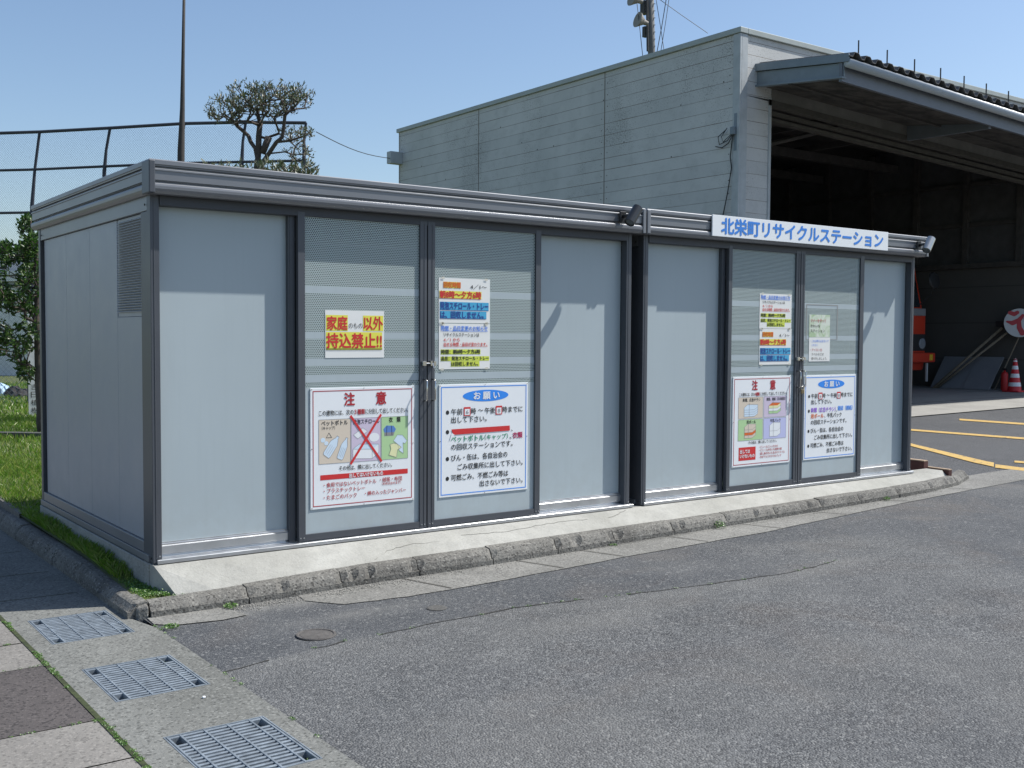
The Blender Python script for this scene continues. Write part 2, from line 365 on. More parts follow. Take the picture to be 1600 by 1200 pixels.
# open seam with varied width
b = MB(); CRK = simple('crack_dirt', (.03, .029, .026), .95)
for (x0, y0), (x1, y1) in zip(seam[:-1], seam[1:]):
    if fbm(x0, y0, 2.2, 5.5) < -.5: continue
    w0_, w1_ = .003+.010*abs(fbm(x0, y0, 6, 2)), .003+.010*abs(fbm(x1, y1, 6, 2))
    b.quad((x0, y0-w0_, gz(x0, y0)+.0045), (x1, y1-w1_, gz(x1, y1)+.0045), (x1, y1+w1_, gz(x1, y1)+.0045), (x0, y0+w0_, gz(x0, y0)+.0045))
tag(b.build('asphalt_seam', CRK, fixn=False), kind='structure')
# gutter apron
KP = [(-.23, -.29), (.35, -.352), (1.4, -.348), (2.4, -.365), (3.7, -.355), (5.3, -.345), (7.15, -.325), (7.9, -.28), (8.5, -.19), (9.1, .04)]
EDG = [(8.49, .30), (8.45, -.10), (8.43, .60), (8.41, .17)]   # kerb foot line
GP = [(.93, -.72), (1.34, -.79), (2.13, -.79), (3.38, -.73), (4.83, -.71), (6.86, -.54), (7.44, -.5), (9.2, -.41), (14, -.12)]
def kh(x): return float(np.interp(x, [-.2, .1, 1.3, 8], [.094, .098, .122, .100]))
gut = wob(GP, 6, .006)
sheet('gutter', GUTM, gut + [(14, .2), (KP[-1][0]+.1, KP[-1][1]+.12)] + [(x, y+.02) for x, y in reversed(KP[1:])] + [(.80, -.32), (.78, -.50)], dz=.0065)
sheet('gutter_end_piece', GUTM, [(-.14, -.32), (.30, -.34), (.36, -.60), (.20, -.62), (-.06, -.56), (-.15, -.47)], dz=.008)
# joints in the gutter
jb = MB()
for x in (1.55, 2.5, 3.1, 4.0, 4.9, 5.9, 7.0, 8.2):
    yk = np.interp(x, [p[0] for p in KP], [p[1] for p in KP]); yg = np.interp(x+.12, [p[0] for p in GP], [p[1] for p in GP])
    q = gz(x+.06, 0)+.0105; jb.quad((x, yk, q), (x+.012, yk, q), (x+.132, yg+.01, q+.0008), (x+.12, yg+.01, q+.0008))
tag(jb.build('gutter_joints', simple('joint_dirt', (.045, .042, .035), .95)), kind='structure')
# drain strip and pavement
SX0, SX1 = -.82, -.155
strip_l = wob([(SX0, -8), (SX0-.01, -1.9), (SX0, -.4), (SX0, 14)], 14, .006)
GR = [(-.50, -.27), (-.49, -1.385), (-.46, -2.51)]; GW, GD = .42, .56
b = MB(); yy = sorted([-8, 14, .4, 3.0] + [v for c in GR for v in (c[1]-GD/2-.010, c[1]+GD/2+.010)])
def sl(y): return SX0+.004*sin(y*3.1)
def sr(y): return SX1 if y < -.5 else SX1-.06
for y0_, y1_ in zip(yy[:-1], yy[1:]):
    g_ = [c for c in GR if abs((y0_+y1_)/2-c[1]) < .2]; n_ = max(1, int((y1_-y0_)/.25)); z = RZ+.003
    for k in range(n_):
        a_, c_ = y0_+(y1_-y0_)*k/n_, y0_+(y1_-y0_)*(k+1)/n_
        if g_:
            xa, xb = g_[0][0]-GW/2-.010, g_[0][0]+GW/2+.010
            b.quad((sl(a_), a_, z), (xa, a_, z), (xa, c_, z), (sl(c_), c_, z)); b.quad((xb, a_, z), (sr(a_), a_, z), (sr(c_), c_, z), (xb, c_, z))
        else: b.quad((sl(a_), a_, z), (sr(a_), a_, z), (sr(c_), c_, z), (sl(c_), c_, z))
tag(b.build('drain_strip', STRIP, fixn=False), kind='structure')
JD = simple('moss_dirt_joint', (.035, .045, .015), .95, 0, .5, 25)
jb = MB()
jb.quad((SX0-.02, -8, RZ+.0035), (SX0+.004, -8, RZ+.0035), (SX0+.004, 14, RZ+.0035), (SX0-.02, 14, RZ+.0035))
def yline(y, x0=-5, x1=SX0): jb.quad((x0, y, RZ+.0035), (x1, y, RZ+.0035), (x1, y+.014, RZ+.0035), (x0, y+.014, RZ+.0035))
tag(jb.build('pavement_joints', JD), kind='structure')
def pave(name, m, x0, x1, y0, y1):
    sheet(name, m, wob([(x0, y0), (x1, y0), (x1, y1), (x0, y1), (x0, y0)], 8, .004)[:-1], z=RZ, dz=0.)
PX = SX0-.018
yb = [-9, -2.35, -1.845, -.905, -.42, .62, 1.3, 2.1, 3.2, 4.6, 14]
for i in range(len(yb)-1):
    mm = PAVED if i == 2 else PAVE
    pave('pavement_slab', mm, -14, PX, yb[i]+.006, yb[i+1]-.006)
for y_ in (.60, 1.35, 2.2):   # cracks across the strip
    sheet('strip_crack', JD, [(SX0, y_), (-.3, y_-.03), (-.3, y_-.022), (SX0, y_+.008)], z=RZ, dz=.0045)

# concrete step (slopes from the rail to the kerb)
def kerb_y(x): return float(np.interp(x, [p[0] for p in KP], [p[1] for p in KP]))
KW, KH = .115, .092
xs = [-.005, .3, .9, 1.68, 2.4, 3.05, 3.8, 4.47, 5.3, 6.2, 6.9, 7.68, 8.1, 8.44]
b = MB(); n = len(xs)
rows = [[(x, .16, -.004) for x in xs], [(x, -.028, -.006) for x in xs],
        [(x, kerb_y(x)+KW-.005+0, gz(max(x, 0), -1)+kh(x)-.006) for x in xs], [(x, kerb_y(x)+KW, -.34) for x in xs]]
rows[2][0] = (.070,)+tuple(rows[2][0][1:]); rows[3][0] = (.070,)+tuple(rows[3][0][1:])
vs = [p for r in rows for p in r]
b.add(vs, [(j*n+i, j*n+i+1, (j+1)*n+i+1, (j+1)*n+i) for j in range(3) for i in range(n-1)])
b.add([rows[0][0], rows[1][0], rows[2][0], rows[3][0], (-.005, .16, -.34), (-.005, -.028, -.34)], [(0, 1, 5, 4), (1, 2, 3, 5)])
b.add([rows[0][-1], rows[1][-1], rows[2][-1], rows[3][-1], (8.44, .16, -.34)], [(4, 3, 2, 1, 0)])
tag(b.build('concrete_step', SLAB), kind='structure')
CR = simple('hairline_crack', (.16, .15, .125), .95)
b = MB()
def crack(pts, wd=.004):
    for a_, c_ in zip(pts[:-1], pts[1:]):
        d = Vector((c_[0]-a_[0], c_[1]-a_[1])).normalized(); nn = (-d.y*wd/2, d.x*wd/2)
        def zz(x, y):
            yk = kerb_y(x)+KW; t = min(1, max(0, (y+.028)/(yk+.028))); return -.006+(gz(x, -1)+kh(x))*t+.0035
        b.quad(*[(p[0]+s*nn[0], p[1]+s*nn[1], zz(*p)) for p, s in ((a_, -1), (c_, -1), (c_, 1), (a_, 1))])
for c_ in ([(1.42, -.30+.08), (1.55, -.15), (1.75, -.12), (2.0, -.13)], [(2.2, -.10), (2.6, -.12), (3.0, -.09), (3.4, -.10)], [(3.6, -.12), (3.85, -.05)]):
    crack(wob(c_, 7, .006))
tag(b.build('step_cracks', CR), kind='structure')
# foundation under the sheds
for x0, x1 in ((-.012, 3.95), (4.05, 7.91)):
    tag(box('foundation', x0, x1, .05, 2.86, -.42, -.006, FOUND, bevel=.006), kind='structure')

# kerb stones along a line
def kerb_run(pts, mb, gap=.007, L=.6, w=KW, h=KH, seed=1):
    rnd = random.Random(seed)
    d = [0]
    for a_, c_ in zip(pts[:-1], pts[1:]): d.append(d[-1]+math.dist(a_, c_))
    def P(s): return (float(np.interp(s, d, [p[0] for p in pts])), float(np.interp(s, d, [p[1] for p in pts])))
    s = 0
    while s < d[-1]-.1:
        e = min(s+L*rnd.uniform(.93, 1.05), d[-1]); k = 14
        dz = rnd.uniform(-.005, .005); off = rnd.uniform(-.004, .004)
        ring = []
        for i in range(k+1):
            t = s+gap/2+(e-s-gap)*i/k
            if i == 0: t = s+gap/2
            x, y = P(t); x2, y2 = P(min(t+.01, d[-1])); x1_, y1_ = P(max(t-.01, 0)); tx, ty = x2-x1_, y2-y1_; l = math.hypot(tx, ty) or 1; nx_, ny_ = -ty/l, tx/l
            er = .012*math.exp(-min(i, k-i)*1.4) + rnd.uniform(0, .004)
            if rnd.random() < .05: er += .014
            prof = [(0+off, -.12), (0+off, h*.45), (.012+off+er*.6, h-.035-er), (.030+er, h-.010-er+dz), (.052, h-.002+dz-er*.5), (w, h+dz), (w, -.12)]
            ring.append([(x+nx_*a, y+ny_*a, (gz(max(x, 0), -1) if x > -.15 else RZ)+(c if c < .05 else (c + .033*min(1, max(0, y/.8)) if x < -.15 else c-KH+kh(x)))) for a, c in prof])
        npf = len(ring[0]); vs = [p for r in ring for p in r]
        fs = [(i*npf+j, i*npf+(j+1) % npf, (i+1)*npf+(j+1) % npf, (i+1)*npf+j) for i in range(k) for j in range(npf)]
        fs += [tuple(range(npf)), tuple(reversed(range(k*npf, (k+1)*npf)))]
        mb.add(vs, fs); s = e
b = MB(); kerb_run([(-.12, -.325)]+KP[1:], b, seed=4, L=.62)
kerb_run([(-.235, 14), (-.235, 3.0), (-.235, .33), (-.235, -.315)], b, seed=9, L=.6)
ko = tag(b.build('kerb', KERBM), kind='structure')
# small broken kerb piece at the corner
b = MB(); b.hexa([(-.20, -.30, -.36), (-.125, -.33, -.36), (-.125, -.21, -.36), (-.19, -.2, -.36), (-.19, -.285, -.19), (-.127, -.31, -.172), (-.127, -.22, -.165), (-.19, -.21, -.17)])
tag(b.build('kerb_corner', KERBM, bevel=.012), kind='structure')

# lawn behind and beside the sheds
def lz(y): return -.165 + .055*min(1, max(0, y/1.0)) + .01*min(1, max(0, (y-1)/2)) + .18*min(1, max(0, (y-3)/6))
b = MB(); ys = [-.21, .5, 1, 2, 3, 4.5, 6, 9, 14, 45]; xs = [-.14, .3, 7.9]; nx = len(xs)
b.add([(x, y, lz(y)) for y in ys for x in xs if True], [(j*nx+i, j*nx+i+1, (j+1)*nx+i+1, (j+1)*nx+i) for j in range(len(ys)-1) for i in range(nx-1)])
# keep it out of the step: first columns only where needed
b.f = [f for f in b.f if not (b.v[f[0]][1] < .0 and b.v[f[0]][0] > .2)]; b.m = [0]*len(b.f)
b2 = MB(); b2.v = b.v; b2.f = [f for f in b.f if not (b.v[f[0]][0] > .25 and b.v[f[2]][1] <= 3.0)]; b2.m = [0]*len(b2.f)
tag(b2.build('lawn', SOIL), kind='structure')
b = MB(); yl = [3, 4.5, 6, 9, 14, 45]
for y0_, y1_ in zip(yl[:-1], yl[1:]): b.quad((-.142, y0_, -.45), (-.142, y1_, -.45), (-.142, y1_, lz(y1_)+.012), (-.142, y0_, lz(y0_)+.012)); b.quad((-.142, y0_, lz(y0_)+.012), (-.142, y1_, lz(y1_)+.012), (-.10, y1_, lz(y1_)+.012), (-.10, y0_, lz(y0_)+.012))
tag(b.build('lawn_edge', KERBM, fixn=False), kind='structure')
b = MB()
def blades(b, x0, x1, y0, y1, n, h, wd):
    for _ in range(n):
        x = random.uniform(x0, x1); y = random.uniform(y0, y1); a = random.uniform(0, 2*pi); hh = h*random.uniform(.5, 1.3); z = lz(y)-.003
        cl = .5+.5*sin(x*5.1+y*2.3)*sin(y*1.7-x*3.3); hh *= .6+.6*cl
        dx, dy = cos(a)*wd, sin(a)*wd; lx, ly = random.gauss(0, .45)*hh, random.gauss(0, .45)*hh
        b.add([(x-dx, y-dy, z), (x+dx, y+dy, z), (x+dx*.6+lx*.5, y+dy*.6+ly*.5, z+hh*.65), (x+lx, y+ly, z+hh)], [(0, 1, 2), (0, 2, 3)])
blades(b, -.12, 1.2, 3.0, 6.5, 9000, .07, .004)
blades(b, -.12, 2.5, 6.5, 12, 11000, .07, .007)
blades(b, 0, 6.0, 12, 24, 12000, .08, .014)
tag(b.build('grass', GRASSM, fixn=False), 'short green grass lawn behind the grey shed', kind='stuff')
b = MB()
blades(b, -.12, -.015, .35, 3.0, 2600, .06, .0035); blades(b, -.12, -.02, -.2, .35, 300, .03, .003)
tag(b.build('kerbside_grass', GRASSM, fixn=False), 'rough grass growing between kerb and shed foundation', kind='stuff')

# ------------------------------------------------------------------ text and drawing on boards
FC = {}
def text_mesh(s, bold):
    k = (s, bold)
    if k not in FC:
        c = bpy.data.curves.new('t', 'FONT'); c.body = s; c.offset = 0; c.resolution_u = 2
        o = bpy.data.objects.new('t', c); COL.objects.link(o)
        dg = bpy.context.evaluated_depsgraph_get(); me = bpy.data.meshes.new_from_object(o.evaluated_get(dg))
        vs = [tuple(v.co) for v in me.vertices]; fs = [tuple(p.vertices) for p in me.polygons]
        bpy.data.objects.remove(o); bpy.data.curves.remove(c); bpy.data.meshes.remove(me)
        FC[k] = (vs, fs)
    return FC[k]
TAPE = simple('yellowed_tape', (.62, .60, .52), .25)
class Board:
    """draws on a vertical board facing -y; u,v in 0..1 from its top left corner"""
    def __init__(s, name, x0, x1, z0, z1, y, th, m, label, cat='sign', group=None, bevel=.002, rim=None):
        s.x0, s.x1, s.z0, s.z1, s.y = x0, x1, z0, z1, y-th
        s.root = thing(name, (((x0+x1)/2), y, z0), label, cat, group)
        MB().box(x0, x1, y-th, y, z0, z1).build('board', m, s.root, bevel=bevel)
        s.parts = {}
    def P(s, u, v, l): return (s.x0+(s.x1-s.x0)*u, s.y-.0006*l-.0004, s.z1-(s.z1-s.z0)*v)
    cnt = 0
    def mb(s, name, m):
        k = (name, m.name) if name != 'lettering' else (name, s.cnt, m.name)
        if k not in s.parts: s.parts[k] = (MB(), m)
        return s.parts[k][0]
    def poly(s, name, m, pts, l=1): s.mb(name, m).add([s.P(u, v, l) for u, v in pts], [tuple(range(len(pts)))])
    def rect(s, name, m, u0, u1, v0, v1, l=1): s.poly(name, m, [(u0, v0), (u1, v0), (u1, v1), (u0, v1)], l)
    def line(s, name, m, pts, wd, l=2, closed=False):
        W = s.x1-s.x0; H = s.z1-s.z0; pp = list(pts)+([pts[0]] if closed else [])
        for i, ((a, b_), (c, d)) in enumerate(zip(pp[:-1], pp[1:])):
            dx, dz = (c-a)*W, (d-b_)*H; L = math.hypot(dx, dz) or 1; nx_, nz_ = -dz/L*wd/2, dx/L*wd/2; ex, ez = dx/L*wd*.35, dz/L*wd*.35
            q = [(a*W-ex+nx_, b_*H-ez+nz_), (c*W+ex+nx_, d*H+ez+nz_), (c*W+ex-nx_, d*H+ez-nz_), (a*W-ex-nx_, b_*H-ez-nz_)]
            s.poly(name, m, [(x/W, y/H) for x, y in q], l+.04*(i % 3))
    def frame(s, name, m, i, wd, l=1):
        W = s.x1-s.x0; H = s.z1-s.z0; a, c = i/W, i/H; e, f = wd/W, wd/H
        for q in ((a, 1-a, c, c+f), (a, 1-a, 1-c-f, 1-c), (a, a+e, c+f, 1-c-f), (1-a-e, 1-a, c+f, 1-c-f)): s.rect(name, m, *q, l)
    def ell(s, name, m, u, v, ru, rv, l=1, n=40): s.poly(name, m, [(u+ru*cos(2*pi*k/n), v-rv*sin(2*pi*k/n)) for k in range(n)], l)
    def text(s, m, t, u0, u1, v, h, bold=.012, l=3, name='lettering'):
        vs, fs = text_mesh(t, bold)
        if not vs: return
        s.cnt += 1
        xs_ = [p[0] for p in vs]; a, b_ = min(xs_), max(xs_); H = s.z1-s.z0; hh = h/.86
        bw_ = bold*.9; sh = [(0, 0)] if bold < .008 else ([(-bw_, 0), (bw_, 0), (0, bw_), (0, -bw_)] if bold < .028 else [(bw_*cos(t_), bw_*sin(t_)) for t_ in [2*pi*k_/7 for k_ in range(7)]])
        for i_, (ex, ey) in enumerate(sh):
            s.mb(name, m).add([s.P(u0+(p[0]+ex-a)/(b_-a)*(u1-u0), v-(p[1]+ey-.36)*hh, l+.09*i_) for p in vs], fs)
    def tapes(s):
        for u, v in ((.08, .0), (.92, .005), (.06, 1.), (.93, .99)): s.rect('tape', TAPE, u-.028, u+.028, v-.022, v+.022, 7)
    def done(s):
        for k_, (mb, m) in s.parts.items(): mb.build(k_[0], m, s.root, fixn=False)
        return s.root

def caution_board(kind, x0, x1, z0, z1, y, label):
    s = Board('caution_sign', x0, x1, z0, z1, y, .006, WHITE, label, 'sign')
    s.frame('border', T_RED, .018, .0055)
    for u, v in ((.5, .008), (.012, .5), (.988, .5), (.5, .992), (.012, .01), (.988, .01), (.012, .99), (.988, .99)): s.ell('rivet', CHROME, u, v, .005, .005, 3, 10)
    if kind == 'A':
        s.text(T_RED, '注', .315, .41, .1, .1, .035); s.text(T_RED, '意', .62, .715, .1, .1, .035)
        s.text(T_BLACK, 'この建物には、次の', .077, .40, .208, .042); s.text(T_RED, '３種類', .408, .508, .208, .042, .03); s.text(T_BLACK, 'に分別して出してください。', .513, .935, .208, .042)
        for f, a, c in ((F_BEI, .077, .372), (F_LIL, .379, .664), (F_GRN, .671, .935)):
            s.rect('picture_panel', f, a, c, .261, .628, 1); s.line('panel_outline', T_GRY, [(a, .261), (c, .261), (c, .628), (a, .628)], .0018, 2, True)
        s.text(T_BLACK, 'ペットボトル', .10, .345, .292, .04, .02); s.text(T_BLACK, '（キャップ）', .105, .225, .332, .026)
        s.text(T_BLACK, '発泡スチロール', .395, .65, .292, .04, .02); s.text(T_BLACK, '衣　類', .745, .86, .288, .042, .03)
        # bottles
        def bottle(cx, cv, ang, L, wd, f):
            pr = [(-.5, -.35), (-.5, .38), (-.38, .48), (.38, .48), (.5, .38), (.5, -.35), (.22, -.62), (.16, -.64), (.16, -.78), (-.16, -.78), (-.16, -.64), (-.22, -.62)]
            ca, sa = cos(ang), sin(ang); q = [(cx+(px*wd*ca-py*L*sa), cv+(px*wd*sa+py*L*ca)) for px, py in pr]
            s.poly('bottle_picture', f, q, 2); s.line('bottle_picture', T_GRY, q, .0022, 3, True)
            for o_ in (-.25, 0, .25): s.line('bottle_picture', T_GRY, [(cx+(o_*wd*ca-(-.2)*L*sa), cv+(o_*wd*sa+(-.2)*L*ca)), (cx+(o_*wd*ca-.35*L*sa), cv+(o_*wd*sa+.35*L*ca))], .0012, 4)
        bottle(.185, .505, .62, .155, .075, F_PAL); bottle(.295, .53, .38, .15, .06, F_PAL)
        s.line('bottle_picture', T_BLACK, [(.17, .372), (.145, .412), (.195, .412)], .003, 2, True)
        s.ell('bottle_picture', F_PAL, .115, .43, .022, .02, 2, 12); s.ell('bottle_picture', F_PAL, .145, .457, .02, .018, 2, 12)
        # trays and box
        s.poly('tray_picture', WHITE, [(.40, .40), (.49, .345), (.535, .375), (.44, .435)], 2); s.line('tray_picture', T_GRY, [(.40, .40), (.49, .345), (.535, .375), (.44, .435)], .0018, 3, True)
        s.ell('tray_picture', WHITE, .60, .43, .05, .038, 2, 20)
        s.poly('tray_picture', WHITE, [(.395, .52), (.58, .53), (.58, .61), (.395, .60)], 2); s.line('tray_picture', T_GRY, [(.395, .52), (.58, .53), (.58, .61), (.395, .60)], .0018, 3, True)
        s.poly('tray_picture', F_PAL, [(.395, .52), (.455, .48), (.645, .49), (.58, .53)], 2); s.poly('tray_picture', WHITE, [(.58, .53), (.645, .49), (.645, .56), (.58, .61)], 2)
        s.line('tray_picture', T_GRY, [(.395, .52), (.455, .48), (.645, .49), (.645, .56), (.58, .61)], .0018, 3)
        # clothes
        s.poly('clothes_picture', F_STB, [(.69, .365), (.72, .335), (.79, .34), (.815, .37), (.80, .395), (.70, .395)], 2); s.poly('clothes_picture', T_GRY, [(.70, .395), (.80, .395), (.79, .425), (.70, .425)], 2)
        s.line('clothes_picture', T_BLACK, [(.725, .34), (.72, .42)], .003, 3); s.line('clothes_picture', T_BLACK, [(.77, .34), (.775, .42)], .003, 3)
        s.poly('clothes_picture', F_PAL, [(.79, .47), (.83, .42), (.88, .425), (.925, .475), (.905, .50), (.885, .49), (.89, .585), (.85, .56), (.83, .50)], 2)
        s.line('clothes_picture', T_GRY, [(.79, .47), (.83, .42), (.88, .425), (.925, .475), (.905, .50), (.885, .49), (.89, .585), (.85, .56), (.83, .50)], .002, 3, True)
        s.poly('clothes_picture', F_PYE, [(.755, .50), (.79, .49), (.83, .50), (.87, .53), (.83, .55), (.82, .615), (.745, .59), (.765, .54)], 3)
        s.line('clothes_picture', T_GRY, [(.755, .50), (.79, .49), (.83, .50), (.87, .53), (.83, .55), (.82, .615), (.745, .59), (.765, .54)], .002, 4, True)
        s.line('cross_mark', T_RED2, [(.375, .243), (.668, .636)], .0165, 5); s.line('cross_mark', T_RED2, [(.662, .243), (.375, .64)], .0165, 5.5)
        s.text(T_BLACK, 'その他は、隣に出してください。', .265, .775, .675, .038)
        s.rect('red_bar', T_RED2, .09, .935, .72, .762, 1); s.text(WHITE, '出してはいけないもの', .36, .685, .741, .034, .035)
        s.text(T_RED, '・食用ではないペットボトル', .12, .62, .806, .037); s.text(T_RED, '・絨毯・布団', .655, .875, .800, .037); s.text(T_RED, '（毛布は出せます）', .675, .865, .835, .022)
        s.text(T_RED, '・プラスチックトレー', .12, .51, .856, .037); s.text(T_RED, '・たまごのパック', .12, .43, .91, .037); s.text(T_RED, '・綿の入ったジャンバー', .51, .915, .905, .037)
    else:
        s.text(T_RED, '注', .32, .41, .1, .1, .035); s.text(T_RED, '意', .63, .72, .1, .1, .035)
        s.text(T_BLACK, 'この建物には、次の', .105, .36, .198, .038); s.text(T_RED, '４種類', .365, .445, .198, .038, .035); s.text(T_BLACK, 'に分別して出してください。', .45, .93, .198, .038)
        bx = [(F_BEI, .095, .51, .229, .465), (F_LIL, .525, .92, .229, .465), (F_GRN, .095, .51, .476, .71), (F_LAV, .525, .92, .476, .71)]
        for f, a, c, d, e in bx: s.rect('picture_panel', f, a, c, d, e, 1); s.line('panel_outline', T_GRY, [(a, d), (c, d), (c, e), (a, e)], .0018, 2, True)
        s.text(T_BLACK, '新聞、広告チラシ', .165, .46, .26, .035, .02); s.text(T_BLACK, '雑誌、雑紙（日本紙別）', .57, .90, .26, .033, .02); s.text(T_BLACK, '段ボール', .235, .39, .506, .035, .02); s.text(T_BLACK, '牛乳パック', .64, .82, .506, .035, .02)
        def stack(u0, u1, v0, v1, cols, top, nm):
            n = len(cols); dk = .06
            for i, c in enumerate(cols):
                a, b_ = v0+(v1-v0)*i/n, v0+(v1-v0)*(i+1)/n
                s.rect(nm, c, u0, u1-dk, a, b_, 2); s.poly(nm, c, [(u1-dk, a), (u1, a-.03), (u1, b_-.03), (u1-dk, b_)], 2)
                s.line(nm, T_GRY, [(u0, b_), (u1-dk, b_), (u1, b_-.03)], .0018, 3)
            s.poly(nm, top, [(u0, v0), (u0+dk, v0-.035), (u1, v0-.03), (u1-dk, v0)], 2)
            s.line(nm, T_GRY, [(u0, v0), (u0+dk, v0-.035), (u1, v0-.03), (u1, v1-.03), (u1-dk, v1), (u0, v1)], .002, 3, True)
            m_ = (u0+u1-dk)/2; s.line(nm, T_GRY, [(m_, v0-.05), (m_, v1)], .003, 3)
        stack(.19, .42, .345, .445, [F_PAL]*4, F_PAL, 'newspaper_picture'); stack(.61, .82, .335, .425, [F_PYE, WHITE, F_GRN], T_ORG, 'magazine_picture')
        stack(.20, .39, .56, .685, [F_BEI, F_BEI, T_ORG, F_BEI], F_BEI, 'cardboard_picture'); stack(.63, .82, .56, .685, [WHITE, WHITE], WHITE, 'carton_picture')
        s.text(T_BLACK, 'その他は、隣に出してください。', .27, .76, .738, .032)
        s.rect('red_box', T_RED2, .11, .395, .785, .932, 1); s.text(WHITE, '出しては', .13, .295, .832, .04, .035); s.text(WHITE, 'いけないもの', .13, .375, .884, .04, .035)
        for t, u1, v in (('・ビニールに入ったもの', .78, .797), ('・ビニールが付いた封筒や袋', .85, .834), ('・綴じ具が付いたままのファイル', .905, .872), ('・中がアルミやロウのパック', .84, .91)): s.text(T_RED, t, .455, u1, v, .027)
    return s.done()

def request_board(kind, x0, x1, z0, z1, y, label):
    s = Board('request_sign', x0, x1, z0, z1, y, .006, WHITE, label, 'sign')
    s.frame('border', T_BLUE2, .016, .006)
    for u, v in ((.5, .008), (.012, .5), (.988, .5), (.5, .992), (.012, .01), (.988, .01)): s.ell('rivet', CHROME, u, v, .005, .005, 3, 10)
    s.ell('title_oval', T_BLUE2, .512, .107, .257, .052, 1); s.text(WHITE, 'お 願 い', .375, .665, .107, .066, .03)
    for v in (.247, .421, .66, .836): s.ell('bullet', T_BLACK, .09, v, .018, .019, 1, 20)
    k = .052; bd = .016
    s.text(T_BLACK, '午前', .13, .25, .245, k, bd); s.text(T_BLACK, '時', .345, .40, .245, k, bd); s.text(T_BLACK, '～', .425, .48, .24, k, bd)
    s.text(T_BLACK, '午後', .50, .615, .245, k, bd); s.text(T_BLACK, '時までに', .70, .935, .243, k, bd)
    for a, t in ((.265, '6'), (.622, '8')):
        s.rect('number_tag', T_RED2, a, a+.074, .205, .285, 3.5); s.rect('number_tag', WHITE, a+.01, a+.064, .222, .277, 4.2); s.text(T_GRY, t, a+.022, a+.052, .249, .04, .01, 5)
    s.text(T_BLACK, '出して下さい。', .13, .52, .316, k, bd)
    if kind == 'A':
        s.poly('red_tape', T_RED2, [(.13, .398), (.785, .392), (.787, .438), (.15, .448)], 4); s.poly('red_tape', WHITE, [(.11, .50), (.135, .43), (.165, .448)], 5)
        s.text(T_BLACK, '、', .80, .82, .425, .04, bd)
        s.text(T_GREEN, 'ペットボトル', .13, .49, .488, k, .025); s.text(T_GREEN, '（キャップ）', .50, .765, .487, .045, .015); s.text(T_BLACK, '、', .785, .805, .49, k, bd); s.text(T_CRIM, '衣類', .82, .935, .485, k, .03)
    else:
        s.text(T_PUR, '新聞（広告チラシ）', .13, .60, .412, k, .02); s.text(T_BLACK, '、', .605, .625, .42, k, bd); s.text(T_BLUE2, '雑誌（雑紙）', .645, .94, .405, k, .02)
        s.text(T_ORG, '段ボール', .13, .37, .484, k, .025); s.text(T_BLACK, '、牛乳パック', .385, .72, .484, k, bd)
    s.text(T_BLACK, 'の回収ステーションです。', .13, .82, .558, k, bd)
    s.text(T_BLACK, 'びん・缶は、各自治会の', .13, .76, .656, k, bd); s.text(T_BLACK, 'ごみ収集所に出して下さい。', .20, .94, .74, k, bd)
    s.text(T_BLACK, '可燃ごみ、不燃ごみ等は', .13, .77, .832, k, bd); s.text(T_BLACK, '出さないで下さい。', .445, .94, .906, k, bd)
    return s.done()

def hours_notice(x0, x1, z0, z1, y, label):
    s = Board('paper_notice', x0, x1, z0, z1, y, .0015, PAPER, label, 'notice', bevel=0)
    s.rect('highlight', T_YEL, .085, .42, .085, .225, 1); s.text(T_ORG, '回収時間', .09, .415, .155, .12, .045); s.text(T_BLACK, '4／1～', .61, .93, .18, .10)
    s.rect('highlight', T_YEL, .01, .83, .285, .455, 1); s.text(T_RED2, '朝8時～夕方6時', .02, .82, .37, .145, .045); s.line('underline', T_RED, [(.01, .45), (.82, .455)], .0035, 3)
    s.rect('highlight', T_CY, .02, .975, .53, .715, 1); s.text(T_NAVY, '発泡スチロール・トレー', .025, .965, .62, .15, .035); s.line('underline', T_NAVY, [(.02, .712), (.97, .712)], .0035, 3)
    s.rect('highlight', T_CY, .02, .93, .735, .905, 1); s.text(T_NAVY, 'は、回収しません。', .03, .87, .82, .145, .035); s.line('underline', T_NAVY, [(.02, .90), (.92, .90)], .0035, 3)
    s.tapes()
    return s.done()
def change_notice(x0, x1, z0, z1, y, label):
    s = Board('paper_notice', x0, x1, z0, z1, y, .0015, PAPER, label, 'notice', bevel=0)
    s.text(T_BLUE, '時間・品目変更のお知らせ', .04, .95, .105, .10, .015); s.line('underline', T_BLUE, [(.04, .16), (.95, .165)], .003, 3)
    s.text(T_BLACK, 'リサイクルステーションは', .09, .78, .245, .08, .015); s.text(T_RED2, '4／1 から', .09, .40, .355, .08, .015)
    s.text(T_RED2, '出せる時間・品目が変わります。', .09, .94, .455, .075, .02); s.line('underline', T_RED2, [(.09, .50), (.95, .50)], .002, 3)
    s.rect('highlight', T_YG, .035, .81, .565, .675, 1); s.text(T_BLACK, '時間：朝8時～夕方6時', .045, .80, .62, .09, .03)
    s.rect('highlight', T_YG, .035, .985, .72, .82, 1); s.text(T_BLACK, '品目：発泡スチロール・トレー', .045, .975, .765, .085, .03)
    s.rect('highlight', T_YG, .23, .79, .825, .945, 1); s.text(T_BLACK, 'は回収しません。', .24, .76, .885, .085, .03)
    s.tapes()
    return s.done()

